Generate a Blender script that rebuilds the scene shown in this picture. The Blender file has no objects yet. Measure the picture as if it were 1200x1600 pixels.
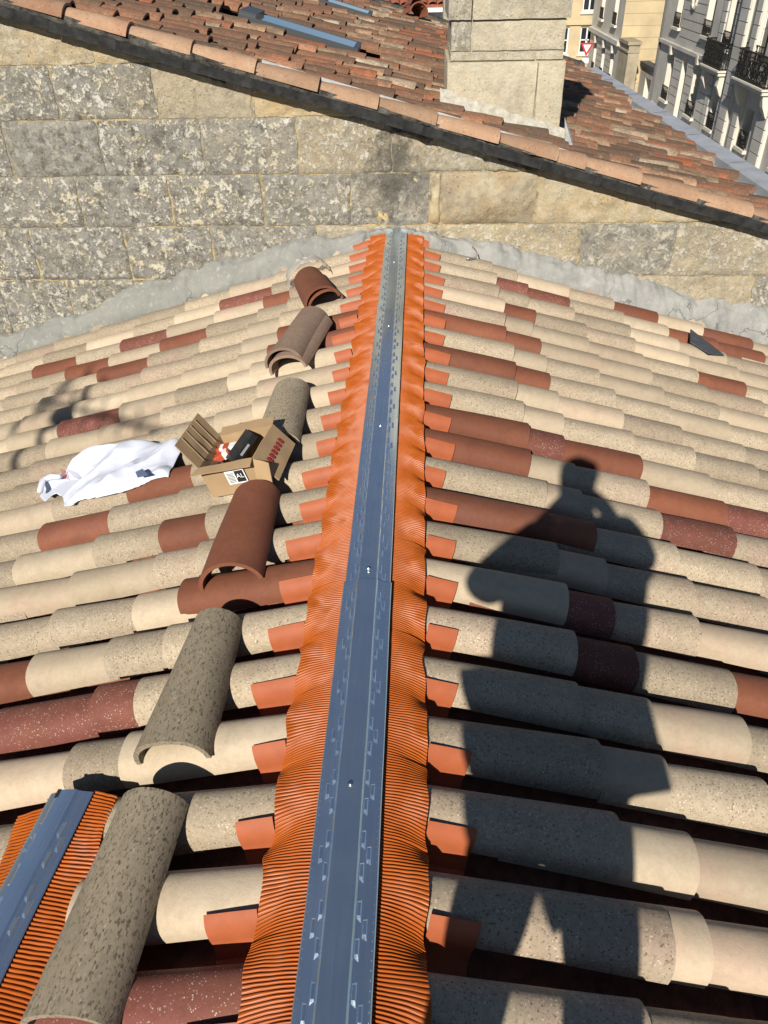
import bpy, bmesh, math, random
from mathutils import Vector, Matrix, noise as mnoise

rng = random.Random(7)
scene = bpy.context.scene
COL = scene.collection

# ------------------------------------------------------------------ camera
# x right of the ridge, y along the ridge, z up; ridge top at z = 0
CAM_POS = Vector((0.138, 0.0, 1.45))
cr, cf, cd = (0.99905, 0.00717, -0.04293), (0.03856, -0.59992, 0.79913), (0.01999, 0.79992, 0.59978)
AX = Vector((cr[0], cf[0], -cd[0])); AY = Vector((cr[1], cf[1], -cd[1])); AZ = Vector((cr[2], cf[2], -cd[2]))
cam_data = bpy.data.cameras.new('camera')
cam = bpy.data.objects.new('camera', cam_data)
COL.objects.link(cam)
cam.matrix_world = Matrix(((AX.x, -AY.x, -AZ.x, CAM_POS.x), (AX.y, -AY.y, -AZ.y, CAM_POS.y),
                           (AX.z, -AY.z, -AZ.z, CAM_POS.z), (0, 0, 0, 1)))
cam_data.sensor_fit = 'VERTICAL'
cam_data.sensor_height = 24.0
cam_data.lens = 18.0
cam_data.clip_start = 0.02
cam_data.clip_end = 3000
scene.camera = cam


def seen_at(p):
    """photo position (1200 x 1600) of a world point, to tell what the photo shows"""
    d = Vector(p) - CAM_POS
    z = d.dot(AZ)
    if z < 0.05:
        return (-9999, -9999, z)
    return (600 + 1200 * d.dot(AX) / z, 800 + 1200 * d.dot(AY) / z, z)


# ------------------------------------------------------------------ light
SUN_EL, SUN_HEAD = math.radians(33.8), math.radians(14.3)     # elevation; the way the light travels, east of +y
LDIR = Vector((math.sin(SUN_HEAD) * math.cos(SUN_EL), math.cos(SUN_HEAD) * math.cos(SUN_EL), -math.sin(SUN_EL)))
world = bpy.data.worlds.new('World')
scene.world = world
world.use_nodes = True
wn = world.node_tree
sky = wn.nodes.new('ShaderNodeTexSky')
sky.sky_type = 'NISHITA'
sky.sun_disc = False
sky.sun_elevation = SUN_EL
sky.sun_rotation = SUN_HEAD + math.pi
sky.altitude = 1500
sky.dust_density = 0.1
sky.ozone_density = 1.6
wn.links.new(sky.outputs[0], wn.nodes['Background'].inputs[0])
wn.nodes['Background'].inputs[1].default_value = 0.05
sun_data = bpy.data.lights.new('sun', 'SUN')
sun_data.energy = 5.0
sun_data.angle = math.radians(0.55)
sun_data.color = (1.0, 0.935, 0.835)
sun = bpy.data.objects.new('sun', sun_data)
COL.objects.link(sun)
sun.rotation_euler = LDIR.to_track_quat('-Z', 'Y').to_euler()
sun.location = (-4, -12, 10)
scene.view_settings.view_transform = 'Standard'
scene.view_settings.look = 'None'
scene.view_settings.exposure = 0.36
scene.view_settings.gamma = 1.0
scene.cycles.max_bounces = 6
scene.cycles.diffuse_bounces = 3
scene.cycles.glossy_bounces = 3

# ------------------------------------------------------------------ mesh helpers
WM = {}


class MB:
    def __init__(self):
        self.v = []; self.f = []; self.m = []; self.mi = 0

    def add(self, verts, faces):
        o = len(self.v)
        self.v += [tuple(p) for p in verts]
        self.f += [tuple(i + o for i in f) for f in faces]
        self.m += [self.mi] * len(faces)

    def box(self, c, s, M=None):
        hx, hy, hz = s[0] / 2, s[1] / 2, s[2] / 2
        pts = [Vector((x, y, z)) for x in (-hx, hx) for y in (-hy, hy) for z in (-hz, hz)]
        if M is not None:
            pts = [M @ p for p in pts]
        c = Vector(c)
        self.add([p + c for p in pts], [(0, 1, 3, 2), (4, 6, 7, 5), (0, 4, 5, 1), (2, 3, 7, 6), (0, 2, 6, 4), (1, 5, 7, 3)])

    def bb(self, x0, x1, y0, y1, z0, z1):
        self.box(((x0 + x1) / 2, (y0 + y1) / 2, (z0 + z1) / 2), (abs(x1 - x0), abs(y1 - y0), abs(z1 - z0)))

    def tube(self, pts, r, n=6):
        pts = [Vector(p) for p in pts]
        rings = []
        for i, p in enumerate(pts):
            t = (pts[min(i + 1, len(pts) - 1)] - pts[max(i - 1, 0)]).normalized()
            a = t.orthogonal().normalized() if abs(t.z) > .9 else t.cross(Vector((0, 0, 1))).normalized()
            b = t.cross(a)
            rr = r[i] if isinstance(r, (list, tuple)) else r
            rings.append([p + a * math.cos(k * 2 * math.pi / n) * rr + b * math.sin(k * 2 * math.pi / n) * rr for k in range(n)])
        vs = [q for R in rings for q in R]
        fs = []
        for i in range(len(pts) - 1):
            for k in range(n):
                fs.append((i * n + k, i * n + (k + 1) % n, (i + 1) * n + (k + 1) % n, (i + 1) * n + k))
        fs.append(tuple(range(n - 1, -1, -1))); fs.append(tuple((len(pts) - 1) * n + k for k in range(n)))
        self.add(vs, fs)

    def grid(self, rows):
        """rows of points -> quads"""
        w = len(rows[0])
        self.add([p for r in rows for p in r],
                 [(i * w + j, i * w + j + 1, (i + 1) * w + j + 1, (i + 1) * w + j) for i in range(len(rows) - 1) for j in range(w - 1)])

    def extrude(self, poly, axis, t):
        """closed prism from a polygon of points swept along a vector"""
        ax = Vector(axis).normalized() * t
        n = len(poly)
        P = [Vector(p) for p in poly]
        self.add(P + [p + ax for p in P], [tuple(range(n - 1, -1, -1)), tuple(range(n, 2 * n))] +
                 [(i, (i + 1) % n, n + (i + 1) % n, n + i) for i in range(n)])

    def mesh(self, name, mats, smooth=False, sharp=0.7):
        me = bpy.data.meshes.new(name)
        me.from_pydata(self.v, [], self.f)
        for m in (mats if isinstance(mats, (list, tuple)) else [mats]):
            me.materials.append(m)
        if any(self.m):
            me.polygons.foreach_set('material_index', self.m)
        if smooth:
            me.polygons.foreach_set('use_smooth', [True] * len(me.polygons))
            if sharp:
                me.set_sharp_from_angle(angle=sharp)
        me.update()
        return me


def place(name, data, parent=None, M=None):
    o = bpy.data.objects.new(name, data)
    COL.objects.link(o)
    M = M or Matrix.Identity(4)
    o.matrix_basis = M
    WM[o] = M
    if parent is not None:
        o.parent = parent
        o.matrix_parent_inverse = WM[parent].inverted()
    return o


def fix_normals(me):
    bm = bmesh.new(); bm.from_mesh(me); bmesh.ops.recalc_face_normals(bm, faces=bm.faces); bm.to_mesh(me); bm.free()


def build(name, mb, mats, parent=None, smooth=False, sharp=0.7, M=None, fix=True):
    me = mb.mesh(name, mats, False)
    if fix:
        fix_normals(me)
    if smooth:
        me.polygons.foreach_set('use_smooth', [True] * len(me.polygons))
        if sharp:
            me.set_sharp_from_angle(angle=sharp)
    return place(name, me, parent, M)


def tag(o, label=None, cat=None, group=None, kind=None):
    if label: o['label'] = label
    if cat: o['category'] = cat
    if group: o['group'] = group
    if kind: o['kind'] = kind
    return o


def empty(name, loc):
    o = bpy.data.objects.new(name, None)
    COL.objects.link(o)
    o.location = loc
    o.empty_display_size = 0.1
    WM[o] = Matrix.Translation(Vector(loc))
    return o


def nz(x, y, z=0.0):
    return mnoise.noise(Vector((x, y, z)))


def lerp(a, b, t):
    return a + (b - a) * t


def interp(pts, x):
    if x <= pts[0][0]: return pts[0][1]
    for (a, b), (c, d) in zip(pts, pts[1:]):
        if x <= c: return b + (d - b) * (x - a) / (c - a)
    return pts[-1][1]


# ------------------------------------------------------------------ material helpers
class Mat:
    def __init__(self, name, rough=0.85, metal=0.0, spec=0.3):
        self.m = bpy.data.materials.new(name)
        self.m.use_nodes = True
        self.nt = self.m.node_tree
        self.b = self.nt.nodes['Principled BSDF']
        self.b.inputs['Roughness'].default_value = rough
        self.b.inputs['Metallic'].default_value = metal
        self.b.inputs['Specular IOR Level'].default_value = spec
        self._co = None

    def n(self, t, **kw):
        nd = self.nt.nodes.new(t)
        for k, v in kw.items():
            setattr(nd, k, v)
        return nd

    def l(self, a, b):
        self.nt.links.new(a, b)

    def coord(self, per_object=True, scale=(1, 1, 1)):
        tc = self.n('ShaderNodeTexCoord')
        mp = self.n('ShaderNodeMapping')
        mp.inputs['Scale'].default_value = scale
        self.l(tc.outputs['Object'], mp.inputs['Vector'])
        if per_object:
            oi = self.n('ShaderNodeObjectInfo')
            mu = self.n('ShaderNodeMath', operation='MULTIPLY'); mu.inputs[1].default_value = 53.0
            self.l(oi.outputs['Random'], mu.inputs[0])
            cx = self.n('ShaderNodeCombineXYZ')
            for i in range(3): self.l(mu.outputs[0], cx.inputs[i])
            self.l(cx.outputs[0], mp.inputs['Location'])
        return mp.outputs[0]

    def noise(self, co, scale, detail=4, rough=0.6, dist=0.0):
        t = self.n('ShaderNodeTexNoise')
        t.inputs['Scale'].default_value = scale; t.inputs['Detail'].default_value = detail
        t.inputs['Roughness'].default_value = rough; t.inputs['Distortion'].default_value = dist
        self.l(co, t.inputs['Vector'])
        return t.outputs[0]

    def voro(self, co, scale, feature='F1', out='Distance', rnd=1.0):
        t = self.n('ShaderNodeTexVoronoi', feature=feature)
        t.inputs['Scale'].default_value = scale
        t.inputs['Randomness'].default_value = rnd
        self.l(co, t.inputs['Vector'])
        return t.outputs[out]

    def ramp(self, fac, stops):
        r = self.n('ShaderNodeValToRGB')
        e = r.color_ramp.elements
        while len(e) < len(stops): e.new(0.5)
        for el, (p, c) in zip(e, stops):
            el.position = p
            el.color = (c, c, c, 1) if isinstance(c, (int, float)) else (*c, 1)
        self.l(fac, r.inputs[0])
        return r.outputs[0]

    def mix(self, fac, a, b, mode='MIX'):
        m = self.n('ShaderNodeMix', data_type='RGBA', blend_type=mode)
        for s, v in ((m.inputs[0], fac), (m.inputs[6], a), (m.inputs[7], b)):
            if isinstance(v, (int, float)): s.default_value = v
            elif isinstance(v, tuple): s.default_value = (*v, 1)
            else: self.l(v, s)
        return m.outputs[2]

    def math(self, op, a, b=None):
        m = self.n('ShaderNodeMath', operation=op)
        for s, v in ((m.inputs[0], a), (m.inputs[1], b)):
            if v is None: continue
            if isinstance(v, (int, float)): s.default_value = v
            else: self.l(v, s)
        return m.outputs[0]

    def color(self, c):
        if isinstance(c, tuple): self.b.inputs['Base Color'].default_value = (*c, 1)
        else: self.l(c, self.b.inputs['Base Color'])
        return self

    def bump(self, h, strength=0.5, dist=0.003):
        bn = self.n('ShaderNodeBump')
        bn.inputs['Strength'].default_value = strength
        bn.inputs['Distance'].default_value = dist
        self.l(h, bn.inputs['Height'])
        self.l(bn.outputs[0], self.b.inputs['Normal'])
        return self

    def rand(self):
        return self.n('ShaderNodeObjectInfo').outputs['Random']

    def ocol(self):
        oi = self.n('ShaderNodeObjectInfo')
        s = self.n('ShaderNodeSeparateColor')
        self.l(oi.outputs['Color'], s.inputs[0])
        return s.outputs


def tile_material(name, base, alt, pink, dark, light, dark_amt, light_amt, fleck=150, rough=0.9, stretch=(1, 1, 1)):
    m = Mat(name, rough)
    co = m.coord(scale=stretch)
    big = m.noise(co, 4.5, 3, 0.5)
    c = m.mix(m.ramp(big, [(0.35, 0), (0.65, 1)]), base, alt)
    # per-tile hue: some pinker
    c = m.mix(m.math('MULTIPLY', m.ramp(m.rand(), [(0.40, 0), (0.9, 0.9)]), m.ramp(m.noise(co, 7, 2), [(0.4, 0), (0.65, 1)])), c, pink)
    mott = m.noise(co, 38, 5, 0.65)
    c = m.mix(m.ramp(mott, [(0.3, 0.35), (0.7, 0)]), c, tuple(x * 0.7 for x in base))
    f1 = m.noise(co, fleck, 4, 0.7)
    c = m.mix(m.ramp(f1, [(dark_amt, 0), (dark_amt + 0.05, 0.9)]), c, dark)
    fs = m.math('MULTIPLY', m.ramp(m.voro(co, fleck * 0.55), [(0.15, 1), (0.24, 0)]), m.ramp(m.noise(co, 14, 3), [(0.44, 0), (0.56, 0.9)]))
    c = m.mix(m.math('MULTIPLY', fs, 0.3 if dark_amt > 0.62 else 1.0), c, tuple(x * 0.75 for x in dark))
    c = m.mix(m.ramp(m.noise(co, fleck * 0.45, 3, 0.7), [(0.34, 0.42 if dark_amt < 0.62 else 0.2), (0.52, 0)]), c, tuple(x * 0.62 for x in base))
    f2 = m.voro(co, fleck * 0.75, rnd=1.0)
    f2b = m.noise(co, 34, 4, 0.7)
    lf = m.math('MULTIPLY', m.ramp(f2, [(0.12, 1), (0.30, 0)]), m.ramp(f2b, [(light_amt, 0), (light_amt + 0.14, 1)]))
    c = m.mix(lf, c, light)
    wz = m.ramp(m.noise(co, 11, 6, 0.72, 0.4), [(0.50, 0), (0.72, 0.5)])
    c = m.mix(wz, c, tuple(x * 0.66 for x in base))
    v = m.ramp(m.math('FRACT', m.math('MULTIPLY', m.rand(), 17.3)), [(0, 0.76), (1, 1.12)])
    c = m.mix(1.0, c, v, 'MULTIPLY')
    m.color(c)
    m.bump(m.math('ADD', m.math('MULTIPLY', f1, -0.7), m.math('MULTIPLY', m.noise(co, 320, 3), 0.5)), 0.55, 0.0016)
    return m.m


M_SAND = tile_material('tile_sand', (0.475, 0.385, 0.27), (0.51, 0.42, 0.305), (0.50, 0.36, 0.265), (0.36, 0.28, 0.19), (0.56, 0.48, 0.37), 0.70, 0.66, 190)
M_SPECK = tile_material('tile_speckled', (0.395, 0.32, 0.225), (0.435, 0.36, 0.26), (0.44, 0.32, 0.245), (0.16, 0.118, 0.078), (0.60, 0.53, 0.42), 0.573, 0.42, 160)
M_TERRA = tile_material('tile_terracotta', (0.20, 0.070, 0.038), (0.235, 0.087, 0.046), (0.20, 0.082, 0.056), (0.15, 0.055, 0.033), (0.30, 0.13, 0.08), 0.66, 0.62, 150, 0.75)
M_REDSP = tile_material('tile_red_speckled', (0.175, 0.060, 0.042), (0.21, 0.078, 0.052), (0.21, 0.072, 0.055), (0.11, 0.042, 0.03), (0.52, 0.42, 0.36), 0.64, 0.43, 200, 0.75)
M_LOOSE = tile_material('tile_flecked_grey', (0.315, 0.262, 0.182), (0.355, 0.298, 0.212), (0.35, 0.29, 0.21), (0.11, 0.083, 0.053), (0.44, 0.385, 0.295), 0.545, 0.48, 165, 0.92, (0.5, 1.0, 1.0))


def old_tile_material(name, joined):
    m = Mat(name, 0.93)
    if joined:
        at = m.n('ShaderNodeAttribute', attribute_name='rnd')
        rnd = at.outputs['Fac']
        tc = m.n('ShaderNodeTexCoord'); co = tc.outputs['Object']
    else:
        rnd = m.rand(); co = m.coord()
    c = m.ramp(rnd, [(0.0, (0.10, 0.068, 0.048)), (0.22, (0.17, 0.09, 0.056)), (0.42, (0.25, 0.12, 0.07)), (0.60, (0.32, 0.15, 0.085)),
                     (0.70, (0.36, 0.095, 0.038)), (0.78, (0.46, 0.28, 0.17)), (0.90, (0.30, 0.21, 0.13)), (1.0, (0.56, 0.45, 0.33))])
    g = m.noise(co, 9, 6, 0.7)
    c = m.mix(m.ramp(g, [(0.43, 0), (0.63, 0.72)]), c, (0.125, 0.092, 0.06))
    g2 = m.noise(co, 26, 4, 0.7)
    c = m.mix(m.ramp(g2, [(0.58, 0), (0.70, 0.55)]), c, (0.33, 0.27, 0.17))
    c = m.mix(m.ramp(m.noise(co, 60, 3), [(0.3, 0.5), (0.6, 0)]), c, (0.06, 0.045, 0.035))
    m.color(c)
    m.bump(g2, 0.5, 0.006)
    return m.m


M_OLD = old_tile_material('old_roof_tile', False)
M_OLDJ = old_tile_material('old_roof_tile_mass', True)


def simple(name, col, rough=0.8, metal=0.0, spec=0.3, var=0.0, scale=12, bump=0.0, per_object=False, bscale=None, bdist=0.003):
    m = Mat(name, rough, metal, spec)
    if var or bump:
        co = m.coord(per_object)
        g = m.noise(co, scale, 5, 0.62)
        m.color(m.mix(m.ramp(g, [(0.3, 0), (0.7, 1)]), tuple(max(0, x * (1 - var)) for x in col), tuple(min(1, x * (1 + var)) for x in col)))
        if bump:
            m.bump(m.noise(co, bscale or scale * 4, 4), bump, bdist)
    else:
        m.color(col)
    return m.m


M_CHAN = simple('channel_clay', (0.21, 0.075, 0.042), 0.9, var=0.35, scale=30, bump=0.4, per_object=True)
M_DECK = simple('roof_batten_board', (0.05, 0.035, 0.028), 0.95, var=0.3)
M_TAB = simple('closure_orange', (0.34, 0.090, 0.034), 0.55, var=0.10, scale=20, bump=0.08, per_object=True, bscale=40)
M_DARKIN = simple('opening_shade', (0.02, 0.02, 0.022), 0.9)  # near-black fill that paints the shade inside openings and holes


def pleat_material():
    m = Mat('pleated_aluminium_orange', 0.40, 0.0, 0.22)
    co = m.coord(False)
    g = m.noise(co, 14, 4)
    m.color(m.mix(m.ramp(g, [(0.3, 0), (0.7, 1)]), (0.325, 0.070, 0.007), (0.39, 0.090, 0.010)))
    m.b.inputs['Coat Weight'].default_value = 0.04
    m.b.inputs['Coat Roughness'].default_value = 0.25
    return m.m


M_PLEAT = pleat_material()


def strip_material():
    m = Mat('galvanised_strip', 0.2, 0.93)
    co = m.coord(False)
    g = m.noise(co, 10, 4)
    m.color(m.mix(m.ramp(g, [(0.35, 0), (0.7, 1)]), (0.66, 0.80, 0.95), (0.76, 0.88, 1.0)))
    sm = m.noise(m.coord(False, (60, 1.5, 60)), 3, 4)
    m.l(m.ramp(sm, [(0.3, 0.16), (0.75, 0.30)]), m.b.inputs['Roughness'])
    m.bump(sm, 0.05, 0.002)
    return m.m


M_STRIP = strip_material()
M_SPANGLE = simple('screw_steel', (0.72, 0.72, 0.74), 0.3, 1.0)
M_ZINC = simple('zinc_sheet', (0.50, 0.52, 0.55), 0.38, 0.85, var=0.15, scale=9, bump=0.1)
M_ZINCW = simple('weathered_zinc', (0.52, 0.52, 0.51), 0.55, 0.3, var=0.25, scale=14, bump=0.2)


def stone_material(name, per_object=True, pale=(0.60, 0.49, 0.30), grey=(0.265, 0.26, 0.24)):
    """limestone: object colour R = grey weathering, G = lichen spots, B = honey staining"""
    m = Mat(name, 0.93, 0, 0.2)
    co = m.coord(per_object)
    R, G, B = m.ocol()[:3]
    base = m.mix(m.ramp(m.noise(co, 7, 6, 0.65), [(0.32, 0), (0.7, 1)]), tuple(x * 0.8 for x in pale), tuple(min(1, x * 1.14) for x in pale))
    hon = m.math('MULTIPLY', B, m.ramp(m.noise(co, 5, 4, 0.6, 0.4), [(0.38, 0), (0.62, 1)]))
    base = m.mix(hon, base, (0.46, 0.29, 0.11))
    gf = m.math('MULTIPLY', R, m.ramp(m.noise(co, 5.5, 7, 0.72), [(0.26, 0.45), (0.55, 1.3)]))
    base = m.mix(gf, base, grey)
    dk = m.math('MULTIPLY', R, m.ramp(m.noise(co, 16, 9, 0.78), [(0.47, 0), (0.60, 0.9)]))
    base = m.mix(dk, base, (0.075, 0.07, 0.06))
    # lichen: patches broken up by noise at several sizes, with rosettes
    wob = m.noise(co, 90, 5, 0.7)
    li = m.ramp(m.math('ADD', m.noise(co, 24, 8, 0.76, 0.25), m.math('MULTIPLY', wob, 0.22)), [(0.605, 0), (0.67, 1)])
    li2 = m.ramp(m.math('ADD', m.voro(co, 26), m.math('MULTIPLY', wob, 0.5)), [(0.42, 1), (0.50, 0)])
    li2 = m.math('MULTIPLY', li2, m.ramp(m.noise(co, 8, 4), [(0.44, 0), (0.56, 1)]))
    li3 = m.ramp(m.math('ADD', m.noise(co, 55, 6, 0.7), m.math('MULTIPLY', m.noise(co, 6, 3), 0.3)), [(0.72, 0), (0.77, 0.9)])
    lm = m.math('MULTIPLY', G, m.math('MAXIMUM', m.math('MAXIMUM', li, li2), li3))
    lc = m.mix(m.ramp(m.noise(co, 11, 3), [(0.42, 0), (0.62, 1)]), (0.60, 0.58, 0.52), (0.61, 0.54, 0.38))
    base = m.mix(lm, base, lc)
    if per_object:
        wc = m.coord(False)
        sp_ = m.n('ShaderNodeSeparateXYZ'); m.l(wc, sp_.inputs[0])
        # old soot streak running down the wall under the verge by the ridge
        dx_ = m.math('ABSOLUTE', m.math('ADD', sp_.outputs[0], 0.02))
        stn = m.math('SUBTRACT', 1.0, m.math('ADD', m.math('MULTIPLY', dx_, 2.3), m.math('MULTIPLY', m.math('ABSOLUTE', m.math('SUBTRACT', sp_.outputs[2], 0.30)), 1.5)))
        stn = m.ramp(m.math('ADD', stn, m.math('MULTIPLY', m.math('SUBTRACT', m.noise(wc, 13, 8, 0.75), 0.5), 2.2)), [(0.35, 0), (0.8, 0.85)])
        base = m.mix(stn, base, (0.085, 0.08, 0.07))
    base = m.mix(m.ramp(m.noise(co, 160, 3, 0.7), [(0.25, 0.4), (0.55, 0)]), base, tuple(x * 0.55 for x in pale))
    pits = m.math('MULTIPLY', m.ramp(m.math('ADD', m.voro(co, 42), m.math('MULTIPLY', m.noise(co, 60, 4), 0.4)), [(0.30, 1), (0.38, 0)]), m.ramp(m.noise(co, 5, 4), [(0.45, 0), (0.6, 1)]))
    base = m.mix(m.math('MULTIPLY', pits, 0.55), base, tuple(x * 0.3 for x in pale))
    base = m.mix(m.ramp(m.noise(co, 3.2, 6, 0.7, 0.5), [(0.5, 0), (0.68, 0.45)]), base, (0.20, 0.185, 0.15))
    m.color(base)
    h = m.math('SUBTRACT', m.math('ADD', m.noise(co, 38, 9, 0.76), m.math('MULTIPLY', lm, 0.3)), m.math('MULTIPLY', pits, 0.5))
    m.bump(h, 0.9, 0.014)
    return m.m


M_STONE = stone_material('limestone_block')
def mortar_material():
    m = Mat('lime_mortar', 0.95, 0, 0.2)
    co = m.coord(False)
    c = m.mix(m.ramp(m.noise(co, 3.2, 5, 0.65), [(0.42, 0), (0.6, 1)]), (0.27, 0.24, 0.18), (0.52, 0.40, 0.19))
    c = m.mix(m.ramp(m.noise(co, 22, 6, 0.7), [(0.45, 0), (0.65, 0.8)]), c, (0.13, 0.115, 0.09))
    c = m.mix(m.ramp(m.noise(co, 45, 5, 0.7), [(0.58, 0), (0.66, 0.8)]), c, (0.55, 0.49, 0.35))
    m.color(c)
    m.bump(m.noise(co, 50, 7, 0.7), 0.9, 0.012)
    return m.m


M_MORTAR = mortar_material()


def cement_material():
    m = Mat('grey_cement', 0.95, 0, 0.2)
    co = m.coord(False)
    g = m.noise(co, 3.5, 7, 0.68)
    c = m.mix(m.ramp(g, [(0.3, 0), (0.7, 1)]), (0.22, 0.222, 0.212), (0.37, 0.365, 0.34))
    sx = m.n('ShaderNodeSeparateXYZ'); m.l(co, sx.inputs[0])
    wst = m.ramp(m.math('ADD', m.math('MULTIPLY', sx.outputs[0], -0.4), m.math('MULTIPLY', m.noise(co, 5, 5), 0.5)), [(0.1, 0), (0.6, 0.62)])
    c = m.mix(wst, c, (0.20, 0.205, 0.18))
    ck = m.noise(co, 2.1, 5, 0.55)
    crk = m.math('MULTIPLY', m.ramp(m.math('ABSOLUTE', m.math('SUBTRACT', ck, 0.5)), [(0.0, 1), (0.0045, 0)]), m.ramp(m.noise(co, 1.3, 2), [(0.46, 0), (0.54, 1)]))
    c = m.mix(m.math('MULTIPLY', crk, 0.6), c, (0.11, 0.105, 0.10))
    c = m.mix(m.ramp(m.noise(co, 9, 6, 0.7), [(0.5, 0), (0.7, 0.55)]), c, (0.20, 0.205, 0.185))
    c = m.mix(m.ramp(m.noise(co, 30, 6, 0.7), [(0.56, 0), (0.7, 0.6)]), c, (0.44, 0.425, 0.38))
    m.color(c)
    m.bump(m.math('SUBTRACT', m.noise(co, 28, 8, 0.7), crk), 0.7, 0.01)
    return m.m


M_CEMENT = cement_material()
M_MOSSY = None


def mossy():
    m = Mat('mossy_dark_mortar', 0.97, 0, 0.1)
    co = m.coord(False)
    g = m.noise(co, 24, 7, 0.75)
    c = m.mix(m.ramp(g, [(0.38, 0), (0.66, 1)]), (0.028, 0.026, 0.023), (0.15, 0.14, 0.12))
    c = m.mix(m.ramp(m.noise(co, 60, 4, 0.7), [(0.64, 0), (0.72, 0.8)]), c, (0.32, 0.31, 0.27))
    m.color(c)
    m.bump(g, 0.9, 0.015)
    return m.m


M_MOSSY = mossy()
M_SLATE = simple('black_slate', (0.026, 0.026, 0.026), 0.8, var=0.7, scale=16, bump=0.6, per_object=True)
M_VERGE = old = tile_material('verge_tile_pink', (0.37, 0.225, 0.14), (0.42, 0.28, 0.18), (0.36, 0.18, 0.11), (0.20, 0.13, 0.085), (0.55, 0.45, 0.33), 0.62, 0.55, 90)

# ================================================================== OUR ROOF
TH = math.radians(16.5)
ct, st = math.cos(TH), math.sin(TH)
DECK0 = -0.140
PITCH = 0.195
ROW0 = 0.768
WALL_Y = 4.90


def slope_matrix(side, s, y, h=0.0, yaw=0.0, pitch=0.0, roll=0.0):
    """frame on the slope: x runs down the slope, z is the slope's normal; side +1 = east, -1 = west"""
    u = Vector((side * ct, 0, -st)); v = Vector((0, side, 0)); n = Vector((side * st, 0, ct))
    o = Vector((0, y, DECK0)) + u * s + n * h
    M = Matrix(((u.x, v.x, n.x, o.x), (u.y, v.y, n.y, o.y), (u.z, v.z, n.z, o.z), (0, 0, 0, 1)))
    return M @ Matrix.Rotation(yaw, 4, 'Z') @ Matrix.Rotation(pitch, 4, 'Y') @ Matrix.Rotation(roll, 4, 'X')


def barrel(L, w0, w1, h0, h1, t, nseg=14, nlen=3, p=2.3, wob=0.0, seed=0, down=False, inner=True):
    """tapered barrel tile, x from 0 (upper end) to L (lower end), chord on z = 0"""
    mb = MB()
    r = random.Random(seed)
    ph = [r.uniform(0, 6.28) for _ in range(4)]

    def ring(a, tt):
        f = a / L
        w, h = lerp(w0, w1, f) - tt, lerp(h0, h1, f) - tt
        pts = []
        for k in range(nseg + 1):
            g = math.pi * k / nseg
            c, s = math.cos(g), math.sin(g)
            y = w * math.copysign(abs(c) ** (2 / p), c)
            z = h * abs(s) ** (2 / p)
            y += wob * math.sin(3 * f + ph[0] + g); z += wob * math.sin(5 * f + ph[1] + 2 * g) * s
            xx = a + wob * 1.2 * math.sin(2.3 * g + ph[2]) * (1 if f > 0.5 else 0)
            pts.append((xx, y, -z if down else z))
        return pts
    st_ = [L * i / nlen for i in range(nlen + 1)]
    outer = [ring(a, 0) for a in st_]
    mb.grid(outer)
    if inner:
        inn = [ring(a, t) for a in st_]
        mb.grid([list(reversed(q)) for q in inn])
        for e in (0, -1):
            mb.grid([outer[e], inn[e]] if e == 0 else [inn[e], outer[e]])
        for e in (0, -1):
            mb.grid([[q[e] for q in outer], [q[e] for q in inn]])
    return mb


tiled_roof = tag(empty('tiled_roof', (0, 0, DECK0)), 'new beige and terracotta barrel-tiled roof falling away on both sides of the ridge', 'roof')

COVERS = {}
for key, mt in (('B', M_SPECK), ('C', M_SAND), ('T', M_TERRA), ('S', M_REDSP)):
    COVERS[key] = []
    for sd in range(4):
        b = barrel(0.45, 0.063 + 0.001 * sd, 0.074 + 0.001 * (sd % 2), 0.062, 0.072, 0.013, 16, 3, 2.35, 0.0012, 11 * sd + 5)
        me = b.mesh('cover_tile_' + mt.name, mt, False); fix_normals(me)
        me.polygons.foreach_set('use_smooth', [True] * len(me.polygons)); me.set_sharp_from_angle(angle=0.75)
        COVERS[key].append(me)
b = barrel(0.45, 0.088, 0.078, 0.052, 0.048, 0.012, 8, 1, 2.2, 0.001, 3, down=True)
CHAN_ME = b.mesh('channel_tile', M_CHAN, False); fix_normals(CHAN_ME)
CHAN_ME.polygons.foreach_set('use_smooth', [True] * len(CHAN_ME.polygons)); CHAN_ME.set_sharp_from_angle(angle=0.75)

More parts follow.
